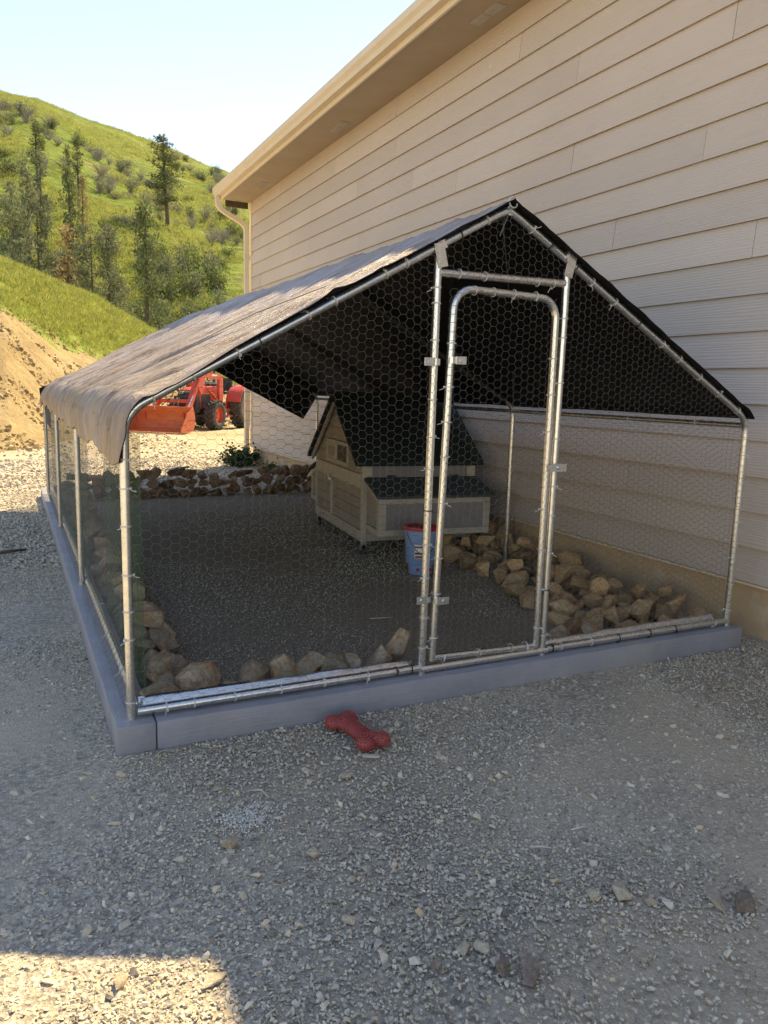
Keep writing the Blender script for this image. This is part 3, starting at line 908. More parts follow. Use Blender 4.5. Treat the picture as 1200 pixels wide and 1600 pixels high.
def put_tie(p, axis, black=False, spin=None):
    o = link_mesh('cable_tie', tmb if black else tme, run)
    q = Vector(axis).to_track_quat('Z', 'Y')
    o.rotation_mode = 'QUATERNION'
    from mathutils import Quaternion
    o.rotation_quaternion = q @ Quaternion((0, 0, 1), (rt.uniform(-2.6, 2.6) if spin is None else spin)) @ Quaternion((1, 0, 0), rt.uniform(-0.15, 0.15))
    o.location = Vector(p) - RO
    return o
for z in (0.17, 0.40, 0.50, 0.63, 0.80, 0.93, 1.03): put_tie((0, 0, z), (0, 0, 1))
for z in (0.19, 0.33, 0.47, 0.66, 0.74, 0.86, 1.0, 1.09): put_tie((3.0, 0, z), (0, 0, 1))
for s in (0, 1):
    a, b = FR[(s, 0.0)][2][0], FR[(s, 0.0)][2][2]
    for t in (0.02, 0.12, 0.22, 0.30, 0.41, 0.52, 0.63, 0.70, 0.8, 0.9, 0.97):
        put_tie(a.lerp(b, t + rt.uniform(-0.02, 0.02)), (b - a), black=rt.random() < 0.2)
for z in (0.22, 0.35, 0.52, 0.66, 0.80, 0.97, 1.10, 1.25, 1.48, 1.62, 1.68):
    put_tie((DL + 0.006 * z, 0, z), (0, 0, 1), rt.random() < 0.1)
for z in (0.20, 0.41, 0.58, 0.75, 0.88, 1.09, 1.33, 1.52, 1.6):
    put_tie((DR + 0.006 * z, 0, z), (0, 0, 1), rt.random() < 0.2)
for z in (0.26, 0.45, 0.6, 0.83, 1.02, 1.16, 1.3, 1.47):
    put_tie((dx0 + 0.026 * z, -0.006, z), (0, 0, 1))
for z in (0.24, 0.42, 0.6, 0.78, 1.12, 1.28, 1.43):
    put_tie((dx1 + 0.002, -0.006, z), (0, 0, 1))
for x in (1.35, 1.44, 1.54, 1.65): put_tie((x, -0.006, dz1 - 0.003), (1, 0, 0))
for x in (1.28, 1.40, 1.66, 1.74): put_tie((x, 0, 1.741), (1, 0, 0))
for x in (1.27, 1.45, 1.62, 1.70): put_tie((x, -0.006, dz0 + 0.004), (1, 0, 0))
for x in (0.12, 0.22, 0.37, 0.55, 0.73, 0.92, 1.05, 1.12): put_tie((x, -0.004, TZ + 0.028), (1, 0, 0), rt.random() < 0.3)
for x in (1.85, 1.9, 2.08, 2.25, 2.45, 2.62, 2.9): put_tie((x, -0.004, TZ + 0.026), (1, 0, 0), rt.random() < 0.4)
for y in (0.4, 0.9, 1.4, 2.6, 3.3): put_tie((0.028, y, TZ + 0.03), (0, 1, 0))
for y in (0.3, 0.8, 1.2, 1.7): put_tie((2.988, y, EH - 0.035), (0, 1, 0))
rb('ridge_ring', MB().tube([(1.5 + 0.02 * math.cos(a * 0.524), -0.03, RH + 0.03 + 0.02 * math.sin(a * 0.524)) for a in range(13)], 0.004, 6), M['galv'])

# green netting on the left side
def net_mat():
    m, nt, bs = newmat('green_netting')
    v = coords(nt, 'Object', (1, 1, 0.15))
    n = tex_noise(nt, v, 60, 4, 0.7)
    n2 = tex_noise(nt, coords(nt, 'Object', (1, 1, 0.3)), 3, 4, 0.6)
    nt.links.new(ramp(nt, [(0.3, (0.03, 0.06, 0.035)), (0.7, (0.06, 0.11, 0.065))], n), bs.inputs['Base Color'])
    bs.inputs['Roughness'].default_value = 1.0
    bs.inputs['Specular IOR Level'].default_value = 0.0
    ml = nt.nodes.new('ShaderNodeMath'); ml.operation = 'MULTIPLY'
    nt.links.new(ramp(nt, [(0.35, 0.25), (0.65, 0.75)], n), ml.inputs[0])
    nt.links.new(ramp(nt, [(0.3, 0.65), (0.7, 1.15)], n2), ml.inputs[1])
    nt.links.new(ml.outputs[0], bs.inputs['Alpha'])
    return m
M['net'] = net_mat()
def net_sheet(y0, y1, z0, z1, x, amp, seed):
    n, mz = 60, 14
    P = []; Fc = []
    for i in range(n + 1):
        y = y0 + (y1 - y0) * i / n
        for j in range(mz + 1):
            z = z0 + (z1 - z0) * j / mz
            P.append((x + amp * noise.noise(Vector((y * 5, z * 0.8, seed))), y, z + 0.02 * noise.noise(Vector((y * 2, z, seed + 4)))))
    for i in range(n):
        for j in range(mz): Fc.append((i * (mz + 1) + j, (i + 1) * (mz + 1) + j, (i + 1) * (mz + 1) + j + 1, i * (mz + 1) + j + 1))
    mb = MB(); mb.add(P, Fc)
    o = mb.build('green_netting', M['net'], None, 3.14)
    return o
tag(net_sheet(0.05, 1.25, 0.14, 1.10, 0.062, 0.012, 1.0), 'fine green netting hung inside the left wire wall, next to the front corner post', 'netting', 'green netting along the left side')
tag(net_sheet(1.9, 6.0, 0.12, 1.12, 0.05, 0.010, 2.0), 'fine green netting hung inside the left wire wall, farther back', 'netting', 'green netting along the left side')

# ------------------------------------------------------------------ tarp
def tarp_mat():
    m, nt, bs = newmat('brown_tarp')
    v = coords(nt, 'Object')
    n = tex_noise(nt, coords(nt, 'Object', (0.6, 3, 0.6)), 3.0, 6, 0.65)
    c = ramp(nt, [(0.3, (0.25, 0.18, 0.125)), (0.6, (0.32, 0.24, 0.175)), (0.8, (0.38, 0.30, 0.235))], n)
    fade = ramp(nt, [(0.45, 0.0), (0.68, 0.6)], tex_noise(nt, coords(nt, 'Object', (1.1, 2.2, 1.1)), 1.5, 7, 0.7, 0.5))
    c = mixc(nt, fade, c, (0.40, 0.385, 0.42))
    dk = ramp(nt, [(0.56, 0.0), (0.68, 0.75)], tex_noise(nt, coords(nt, 'Object', (0.8, 9, 0.8)), 2.2, 5, 0.6, 1.0))
    c = mixc(nt, dk, c, (0.20, 0.155, 0.12))
    nt.links.new(c, bs.inputs['Base Color'])
    bs.inputs['Roughness'].default_value = 0.38
    bs.inputs['Specular IOR Level'].default_value = 0.6
    wv = tex_noise(nt, coords(nt, 'Object', (1, 1, 1)), 260, 2)
    b1 = bump(nt, None, tex_noise(nt, coords(nt, 'Object', (1.0, 7, 1.0)), 3.4, 7, 0.65, 1.2), 0.85, 0.03)
    bump(nt, bs, wv, 0.1, 0.001, b1)
    return m
M['tarp'] = tarp_mat()
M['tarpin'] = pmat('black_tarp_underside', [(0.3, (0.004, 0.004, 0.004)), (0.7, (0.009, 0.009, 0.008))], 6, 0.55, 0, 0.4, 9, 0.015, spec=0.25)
def tarp_profile():
    """points (x,z,s-kind) left hem to right hem, unrolled over the frame"""
    o = 0.024
    pts = []
    R_ = 0.155
    ang = math.degrees(slope); turn = 90 - ang
    cx, cz = 0.13, EH - 0.13 * math.tan(math.radians(turn / 2))
    for i in range(9): pts.append((-o, cz - 0.30 * (1 - i / 8.0), 'f', 1 - i / 8.0))
    for i in range(1, 9):
        a = math.radians(180 - turn * i / 8)
        pts.append((cx + (0.13 + o) * math.cos(a), cz + (0.13 + o) * math.sin(a), 'b', i / 8))
    x0, z0 = pts[-1][0], pts[-1][1]
    tx, tz = 1.5, RH + o + 0.010
    n = 42
    for i in range(1, n + 1): pts.append((x0 + (tx - x0) * i / n, z0 + (tz - z0) * i / n, 's', i / n))
    half = list(pts)
    for p in reversed(half[:-1]):
        if p[2] == 'f' or (p[2] == 'b' and p[3] < 0.45): continue
        pts.append((3.0 - p[0], p[1], p[2] + 'r', p[3]))
    return pts
TP = tarp_profile()
def ridged(x): return 1 - abs(2 * (x - math.floor(x)) - 1)
def tarp_mesh():
    y0, y1, ny = -0.045, 6.40, 620
    P = []; Fc = []
    n = len(TP)
    nrm = []
    for i in range(n):
        a = TP[max(i - 1, 0)]; b = TP[min(i + 1, n - 1)]
        d = Vector((b[0] - a[0], 0, b[1] - a[1])).normalized()
        nrm.append(Vector((-d.z, 0, d.x)))
    for j in range(ny + 1):
        t = j / ny
        y = y0 + (y1 - y0) * t
        for i, (x, z, kd, k) in enumerate(TP):
            left = not kd.endswith('r')
            nv = nrm[i]
            p = Vector((x, y, z))
            if kd[0] == 'f':
                # hem: long at the front corner, shorter towards the back; gathered pleats
                ln = 0.175 if left else 0.012
                if left:
                    ln = 0.092 * (1 - sm(y / 2.2)) + 0.085 * sm(y / 2.2) - 0.03 * sm((y - 3) / 2.5) + 0.012 * math.sin(y * 6.1) + 0.01 * math.sin(y * 13.7)
                ztop = TP[8][1]
                p.z = ztop - ln * k
                amp = 0.012 * (1 - k) + 0.003
            elif kd[0] == 'b': amp = 0.022
            else: amp = 0.020 * (1 - k) ** 0.7 + 0.006
            if left and kd[0] == 's':
                amp *= 1.25
            if left:
                w = y * 3.6 + 0.5 * noise.noise(Vector((y * 1.3, (1.0 - k if kd[0] == 's' else 1.2) * 1.0, 2.0)))
                s_ = k if kd[0] == 's' else 0.0
                wv = noise.noise(Vector((w * 1.55, s_ * 1.1, 0.5))) + 0.6 * noise.noise(Vector((w * 4.2, s_ * 1.8 + (0.5 * k if kd[0] == 'f' else 0), 7.5)))
                rdg = abs(noise.noise(Vector((w * 1.1 + s_ * 0.9, s_ * 0.7, 11.0))))
                d = amp * (wv * 1.0) - amp * 0.9 * max(0, 0.25 - rdg) * 3
                cr = max(0.0, 1 - abs(noise.noise(Vector((w * 1.9 + s_ * 1.2, s_ * 0.9, 41.0)))) * 8)
                cr2 = max(0.0, 1 - abs(noise.noise(Vector(((y + s_ * 0.8) * 4.6, s_ * 1.4, 53.0)))) * 9)
                if kd[0] != 'f': d += (0.013 * cr + 0.009 * cr2) * (0.45 + 0.55 * (1 - s_)) * (1.0 if kd[0] == 's' else k)
                # diagonal tension folds
                dg = noise.noise(Vector(((y - s_ * 1.3) * 2.4, s_ * 0.8, 17.0)))
                d += amp * 0.6 * dg
                if kd[0] in 'fb':
                    kk = (1.0 - 0.75 * k) if kd[0] == 'f' else 1 - k
                    d += 0.011 * kk * math.sin(y * 42 + 5.0 * noise.noise(Vector((y * 2.5, 0.4 * kk, 9)))) + 0.008 * kk * noise.noise(Vector((y * 17, 0.5 * kk, 31)))
            else:
                d = amp * 0.5 * noise.noise(Vector((y * 2.0, x * 0.9, 23.0)))
            p += nv * (d + 0.004)
            # sag between the rafters
            if kd[0] == 's':
                ph = abs(((y % 2.0) - 1.0))
                sagk = (1 - ph ** 2) * (0.030 if left else 0.02) * math.sin(math.pi * min(1, k * 0.95))
                p += -nv * sagk * (1 if 0 < y < 6 else 0)
            # back overhang droops
            if y > 6.03: p.z -= 0.18 * (y - 6.03)
            # ragged front edge
            if j < 6: p.y += 0.012 * noise.noise(Vector((i * 0.35, 0, 3.0)))
            P.append(tuple(p))
    for j in range(ny):
        for i in range(n - 1): Fc.append((j * n + i, j * n + i + 1, (j + 1) * n + i + 1, (j + 1) * n + i))
    mb = MB(); mb.add(P, Fc)
    me = mb.mesh('tarp_cover', [M['tarp'], M['tarpin']], 3.14)
    return me
tarp = empty('tarp_cover', (1.5, 3.0, RH + 0.03))
tag(tarp, 'brown wrinkled tarp over the run with black underside and hanging hems', 'tarp')
to = link_mesh('sheet', tarp_mesh(), tarp); to.location = (-1.5, -3.0, -RH - 0.03)
# orient normals outward so the inner shell gets the black material
bmx = bmesh.new(); bmx.from_mesh(to.data)
bmx.faces.ensure_lookup_table()
mid = bmx.faces[len(bmx.faces) // 2]
up = sum(f.normal.z for f in bmx.faces)
if up < 0: bmesh.ops.reverse_faces(bmx, faces=list(bmx.faces))
bmx.to_mesh(to.data); bmx.free()
sd = to.modifiers.new('thick', 'SOLIDIFY'); sd.thickness = 0.004; sd.offset = -1; sd.material_offset = 1; sd.material_offset_rim = 1
def cloth_poly(name, pts, y, seed, droop=0.05):
    """hanging corner of cloth: triangulated polygon in the xz plane with folds"""
    bm = bmesh.new()
    vs_ = [bm.verts.new((p[0] - 1.5, y - 3.0, p[1] - RH - 0.03)) for p in pts]
    bm.faces.new(vs_)
    bmesh.ops.triangulate(bm, faces=list(bm.faces))
    for _ in range(4):
        bmesh.ops.subdivide_edges(bm, edges=list(bm.edges), cuts=1, use_grid_fill=True)
        bmesh.ops.triangulate(bm, faces=list(bm.faces))
    for v in bm.verts:
        v.co.y += droop * noise.noise(Vector((v.co.x * 4, v.co.z * 1.5, seed)))
    me = bpy.data.meshes.new(name); bm.to_mesh(me); bm.free()
    me.materials.append(M['tarpin']); me.polygons.foreach_set('use_smooth', [True] * len(me.polygons))
    o = link_mesh(name, me, tarp)
    s_ = o.modifiers.new('thick', 'SOLIDIFY'); s_.thickness = 0.004
    return o
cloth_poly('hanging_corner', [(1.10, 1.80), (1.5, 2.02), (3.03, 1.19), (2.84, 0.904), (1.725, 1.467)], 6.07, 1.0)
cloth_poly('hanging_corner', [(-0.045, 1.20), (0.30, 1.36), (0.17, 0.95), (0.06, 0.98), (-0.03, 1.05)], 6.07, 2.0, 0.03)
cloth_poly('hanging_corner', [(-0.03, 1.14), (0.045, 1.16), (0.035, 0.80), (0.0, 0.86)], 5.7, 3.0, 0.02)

# ------------------------------------------------------------------ hen house
M['fir'] = pmat('pale_fir_wood', [(0.3, (0.36, 0.32, 0.27)), (0.5, (0.43, 0.385, 0.325)), (0.75, (0.48, 0.435, 0.375))], 6, 0.7, 0, 0.15, 30, 0.003, vscale=(3, 3, 0.6), rand=0.06)
M['taupe'] = pmat('taupe_stained_board', [(0.3, (0.25, 0.215, 0.185)), (0.7, (0.33, 0.285, 0.25))], 6, 0.7, 0, 0.2, 30, 0.003, vscale=(1, 1, 4), rand=0.08)
M['plum'] = pmat('grey_panel', [(0.3, (0.20, 0.185, 0.185)), (0.7, (0.26, 0.24, 0.24))], 5, 0.7, 0, 0.1, 40, 0.002)
M['felt'] = pmat('green_roof_felt', [(0.3, (0.018, 0.026, 0.024)), (0.7, (0.032, 0.042, 0.039))], 60, 0.95, 0, 0.5, 200, 0.003, spec=0.2)
M['felt2'] = pmat('grey_green_felt', [(0.3, (0.055, 0.068, 0.07)), (0.7, (0.085, 0.098, 0.10))], 60, 0.95, 0, 0.5, 200, 0.003, spec=0.2)
M['darkvoid'] = pmat('dark_window_mesh', [(0.3, (0.06, 0.05, 0.042)), (0.7, (0.09, 0.078, 0.066))], 30, 0.8)
hen = empty('hen_house', (2.075, 2.62, 0), math.radians(-6.5))
tag(hen, 'wooden hen house with dark felt gable roof and nest boxes inside the run', 'hen house')
def cb(name, mb, mat, parent=hen, smooth=None): return mb.build(name, mat, parent, smooth)
CW, CD = 0.95, 1.42          # along the ridge, across
Z0, ZE, ZA = 0.105, 0.70, 1.205
# corner posts
for (x, y) in ((0, 0), (0, CD - 0.045), (CW - 0.045, 0), (CW - 0.045, CD - 0.045)):
    cb('corner_post', MB().box((x, y, Z0), (x + 0.045, y + 0.045, ZE), bev=0.003), M['fir'])
# walls: horizontal boards on every face
def boards_x(y, x0, x1, z0, z1, n, mat, out):   # face whose normal is +-y
    for i in range(n):
        a = z0 + (z1 - z0) * i / n; b = z0 + (z1 - z0) * (i + 1) / n
        cb('wall_board', MB().box((x0, y - 0.006, a + 0.0015), (x1, y + 0.006, b - 0.0015), bev=0.002), mat)
def boards_y(x, y0, y1, z0, z1, n, mat, parent=hen):
    for i in range(n):
        a = z0 + (z1 - z0) * i / n; b = z0 + (z1 - z0) * (i + 1) / n
        cb('wall_board', MB().box((x - 0.006, y0, a + 0.0015), (x + 0.006, y1, b - 0.0015), bev=0.002), mat, parent)
cb('liner', MB().box((0.030, 0.03, Z0 + 0.03), (CW - 0.03, CD - 0.03, ZE)), M['taupe'])
boards_x(0.016, 0.046, CW - 0.046, ZE - 0.10, ZE - 0.004, 1, M['plum'], -1)
cb('front_rail', MB().box((0.046, 0.004, ZE - 0.135), (CW - 0.046, 0.03, ZE - 0.101), bev=0.002), M['fir'])
for x in (0.0, CW - 0.075): cb('front_block', MB().box((x, -0.012, ZE - 0.085), (x + 0.075, -0.001, ZE - 0.005), bev=0.002), M['fir'])
boards_x(0.016, 0.046, CW - 0.046, 0.20, ZE - 0.136, 2, M['taupe'], -1)
cb('front_sill', MB().box((0.046, 0.003, Z0 + 0.005), (CW - 0.046, 0.03, Z0 + 0.085), bev=0.002), M['fir'])
boards_x(CD - 0.016, 0.046, CW - 0.046, 0.12, ZE, 4, M['taupe'], 1)
boards_y(CW - 0.016, 0.046, CD - 0.046, 0.12, ZE, 4, M['taupe'])
# gable face (towards -x)
cb('bottom_rail', MB().box((0.0, 0.046, Z0), (0.03, CD - 0.046, Z0 + 0.085), bev=0.003), M['fir'])
cb('middle_rail', MB().box((-0.004, 0.046, 0.52), (0.03, CD - 0.046, 0.63), bev=0.003), M['fir'])
for (y0, y1) in ((0.047, 0.845), (0.905, CD - 0.047)):
    d_ = empty('gable_door'); d_.parent = hen
    boards_y(0.012, y0 + 0.002, y1 - 0.002, Z0 + 0.088, 0.518, 4, M['taupe'], d_)
cb('door_stile', MB().box((-0.006, 0.846, Z0 + 0.088), (0.022, 0.904, 0.518), bev=0.003), M['fir'])
cb('door_latch', MB().box((-0.022, 0.83, 0.495), (-0.0065, 0.92, 0.515), bev=0.003).tube([(-0.022, 0.875, 0.49), (-0.03, 0.875, 0.545)], 0.009, 8), M['galv'])
cb('small_handle', MB().box((-0.012, 1.05, Z0 + 0.04), (-0.001, 1.13, Z0 + 0.05)), M['galv'])
# gable triangle from boards
def gable_boards(x, thick):
    z = 0.632; n = 5; hgt = (ZA - 0.03 - z) / n
    for i in range(n):
        a, b = z + hgt * i, z + hgt * (i + 1)
        def half(zz): return (CD / 2 - 0.012) * max(0.03, (ZA - zz) / (ZA - ZE)) if zz > ZE else CD / 2 - 0.046
        ha, hb_ = min(CD / 2 - 0.02, half(a)), min(CD / 2 - 0.02, half(b))
        cb('gable_board', MB().prism([(CD / 2 - ha, a + 0.0015), (CD / 2 + ha, a + 0.0015), (CD / 2 + hb_, b - 0.0015), (CD / 2 - hb_, b - 0.0015)], 0, x, x + thick), M['taupe'])
gable_boards(0.006, 0.014)
gable_boards(CW - 0.02, 0.014)
# window with two panes in the gable
win = empty('gable_window'); win.parent = hen
wy0, wy1, wz0, wz1 = 0.36, 1.02, 0.655, 0.845
for a, b in (((-0.014, wy0, wz0), (0.005, wy1, wz0 + 0.03)), ((-0.014, wy0, wz1 - 0.03), (0.005, wy1, wz1)), ((-0.014, wy0, wz0 + 0.031), (0.005, wy0 + 0.03, wz1 - 0.031)), ((-0.014, wy1 - 0.03, wz0 + 0.031), (0.005, wy1, wz1 - 0.031)), ((-0.014, 0.68, wz0 + 0.031), (0.005, 0.715, wz1 - 0.031))):
    cb('window_frame', MB().box(a, b, bev=0.002), M['fir'], win)
cb('window_pane', MB().box((-0.004, wy0 + 0.031, wz0 + 0.031), (0.004, 0.679, wz1 - 0.031)), M['darkvoid'], win)
cb('window_pane', MB().box((-0.010, 0.745, wz0 + 0.055), (0.004, wy1 - 0.06, wz1 - 0.055)), M['taupe'], win)
for a, b in (((-0.011, 0.716, wz0 + 0.031), (0.003, 0.744, wz1 - 0.031)), ((-0.011, wy1 - 0.059, wz0 + 0.031), (0.003, wy1 - 0.031, wz1 - 0.031)), ((-0.011, 0.745, wz0 + 0.031), (0.003, wy1 - 0.06, wz0 + 0.054)), ((-0.011, 0.745, wz1 - 0.054), (0.003, wy1 - 0.06, wz1 - 0.031))):
    cb('window_frame', MB().box(a, b), M['fir'], win)
# roof panels, overhanging, with pale barge boards under the gable edge
for s in (-1, 1):
    def rp(d): return CD / 2 + s * d
    run_ = CD / 2
    ny_ = (ZA - ZE) / run_
    ov = 0.015 if s < 0 else 0.10
    lo_d, lo_z = run_ + ov, ZE - ov * ny_
    th = 0.022
    poly = [(rp(0), ZA + 0.040), (rp(lo_d), lo_z + 0.040), (rp(lo_d), lo_z + 0.008), (rp(0), ZA + 0.008)]
    cb('roof_panel', MB().prism(poly, 0, -0.06, CW + 0.07), M['felt'])
    cb('barge_board', MB().prism([(rp(0.0), ZA + 0.006), (rp(lo_d - 0.03), lo_z + 0.028), (rp(lo_d - 0.05), lo_z - 0.012), (rp(0.0), ZA - 0.036)], 0, -0.028, -0.012), M['fir'])
cb('ridge_cap', MB().prism([(CD / 2 - 0.05, ZA + 0.002 + 0.0), (CD / 2, ZA + 0.050), (CD / 2 + 0.05, ZA + 0.002), (CD / 2, ZA + 0.042)], 0, -0.062, CW + 0.072), M['felt'])
# nest boxes front and back
def nest(front):
    nb = empty('nest_box'); nb.parent = hen
    sgn = -1 if front else 1
    yb = -0.001 if front else CD + 0.001
    yf = yb + sgn * 0.31
    x0, x1, zb, zf, zt = 0.035, CW - 0.01, 0.205, 0.485, 0.592
    def bx(a, b, nm, mt, bev=0.003):
        lo = [min(p, q) for p, q in zip(a, b)]; hi = [max(p, q) for p, q in zip(a, b)]
        cb(nm, MB().box(lo, hi, bev=bev), mt, nb)
    # front frame and panel
    bx((x0, yf, zb), (x1, yf - sgn * 0.024, zb + 0.045), 'frame_rail', M['fir'])
    bx((x0, yf, zf - 0.04), (x1, yf - sgn * 0.024, zf), 'frame_rail', M['fir'])
    bx((x0, yf, zb + 0.046), (x0 + 0.055, yf - sgn * 0.024, zf - 0.041), 'frame_stile', M['fir'])
    bx((x1 - 0.055, yf, zb + 0.046), (x1, yf - sgn * 0.024, zf - 0.041), 'frame_stile', M['fir'])
    bx((x0 + 0.056, yf - sgn * 0.008, zb + 0.046), (x1 - 0.056, yf - sgn * 0.02, zf - 0.041), 'panel', M['plum'], 0.0)
    for x in (x0, x1 - 0.02):
        poly = [(yf - sgn * 0.06, zb + 0.05), (yb - sgn * 0.0 - sgn * -0.002, zb + 0.05), (yb + sgn * 0.002, zt - 0.045), (yf - sgn * 0.06, zf - 0.03)]
        cb('side_panel', MB().prism(poly, 0, x + 0.005, x + 0.015), M['taupe'], nb)
        cb('side_stile', MB().prism([(yf - sgn * 0.025, zb), (yf - sgn * 0.06, zb), (yf - sgn * 0.06, zf + 0.01), (yf - sgn * 0.025, zf)], 0, x, x + 0.02), M['fir'], nb)
        cb('side_rail', MB().prism([(yf - sgn * 0.061, zb), (yb + sgn * 0.003, zb), (yb + sgn * 0.003, zb + 0.045), (yf - sgn * 0.061, zb + 0.045)], 0, x, x + 0.02), M['fir'], nb)
        cb('side_rail', MB().prism([(yf - sgn * 0.061, zf - 0.028), (yb + sgn * 0.003, zt - 0.043), (yb + sgn * 0.003, zt - 0.006), (yf - sgn * 0.061, zf + 0.012)], 0, x, x + 0.02), M['fir'], nb)
    bx((x0 + 0.021, yf - sgn * 0.026, zb + 0.004), (x1 - 0.021, yb + sgn * 0.003, zb + 0.018), 'floor_board', M['fir'])
    cb('lid', MB().prism([(yb + sgn * 0.004, zt), (yf + sgn * 0.03, zf + 0.004), (yf + sgn * 0.03, zf + 0.022), (yb + sgn * 0.004, zt + 0.018)], 0, x0 - 0.025, x1 + 0.025), M['felt2'], nb)
    for x in (0.20, CW - 0.22):
        bx((x, yb + sgn * 0.003, zt + 0.015), (x + 0.07, yb + sgn * 0.02, zt + 0.034), 'hinge', M['blacktie'])
nest(True); nest(False)
for (x, y) in ((0.03, 0.03), (0.03, CD - 0.04), (CW - 0.04, 0.03), (CW - 0.04, CD - 0.04)):
    cs = empty('caster', (x, y, 0)); cs.parent = hen
    cb('fork', MB().box((-0.018, -0.022, 0.085), (0.018, 0.022, 0.104)).box((-0.022, -0.004, 0.03), (-0.018, 0.024, 0.09)).box((0.018, -0.004, 0.03), (0.022, 0.024, 0.09)), M['galv'], cs)
    cb('wheel', MB().tube([(-0.013, 0.012, 0.035), (0.013, 0.012, 0.035)], 0.034, 18), M['blacktie'], cs, math.radians(40))

# ------------------------------------------------------------------ poultry waterer
M['blue'] = pmat('blue_plastic', [(0.3, (0.20, 0.31, 0.56)), (0.7, (0.26, 0.38, 0.62))], 6, 0.45)
M['red'] = pmat('red_plastic', [(0.3, (0.42, 0.02, 0.025)), (0.7, (0.50, 0.03, 0.035))], 6, 0.4)
M['paper'] = pmat('paper_label', [(0.3, (0.76, 0.75, 0.72)), (0.7, (0.84, 0.83, 0.8))], 40, 0.6)
M['redprint'] = pmat('red_print', [(0.3, (0.40, 0.03, 0.03)), (0.7, (0.45, 0.05, 0.05))], 40, 0.6)
M['ink'] = pmat('black_print', [(0.3, (0.02, 0.02, 0.02)), (0.7, (0.03, 0.03, 0.03))], 40, 0.6)
wt = empty('poultry_waterer', (2.235, 1.95, 0.0), math.radians(-10))
tag(wt, 'blue bucket poultry waterer with red lid and printed label beside the hen house', 'waterer')
tubp = [(0.078, 0.002), (0.082, 0.004), (0.088, 0.075), (0.1, 0.078), (0.104, 0.084), (0.116, 0.295), (0.120, 0.297), (0.120, 0.315), (0.117, 0.317), (0.121, 0.335)]
MB().lathe(tubp, 32).build('tub', M['blue'], wt, math.radians(35))
MB().lathe([(0.126, 0.322), (0.128, 0.336), (0.125, 0.345), (0.112, 0.346), (0.110, 0.338), (0.02, 0.337)], 32).build('lid', M['red'], wt, math.radians(35))
MB().tube([(0.122 * math.cos(a), 0.122 * math.sin(a), 0.30 - 0.14 * math.sin((a - 3.4) / 2.4 * math.pi)) for a in [3.4 + 0.2 * i for i in range(13)]], 0.0025, 6).build('handle', M['wire'], wt)
def curved_patch(name, mat, a0, a1, z0, z1, off):
    P = []; Fc = []
    n = 10
    for i in range(n + 1):
        a = math.radians(a0 + (a1 - a0) * i / n)
        for z in (z0, z1):
            r = 0.104 + (z - 0.084) / (0.295 - 0.084) * 0.012 + off
            P.append((r * math.cos(a), r * math.sin(a), z))
    for i in range(n): Fc.append((2 * i, 2 * i + 2, 2 * i + 3, 2 * i + 1))
    o = MB().add(P, Fc).build(name, mat, wt, 3.14)
    s_ = o.modifiers.new('thick', 'SOLIDIFY'); s_.thickness = 0.0005; s_.offset = 1
    return o
curved_patch('label', M['paper'], -133, -84, 0.125, 0.225, 0.0008)
curved_patch('label_print', M['redprint'], -131, -88, 0.203, 0.214, 0.0018)
curved_patch('label_print', M['ink'], -130, -95, 0.158, 0.170, 0.0018)
curved_patch('label_print', M['redprint'], -128, -90, 0.134, 0.146, 0.0018)
curved_patch('label_print', M['redprint'], -100, -90, 0.170, 0.186, 0.0018)
for a in (-120, -60, 30, 150):
    q = Matrix.Rotation(math.radians(a), 4, 'Z')
    MB().tube([(0.083, 0, 0.042), (0.100, 0, 0.042)], [0.014, 0.010], 10, M=q).build('drinker_cup', M['red'], wt)

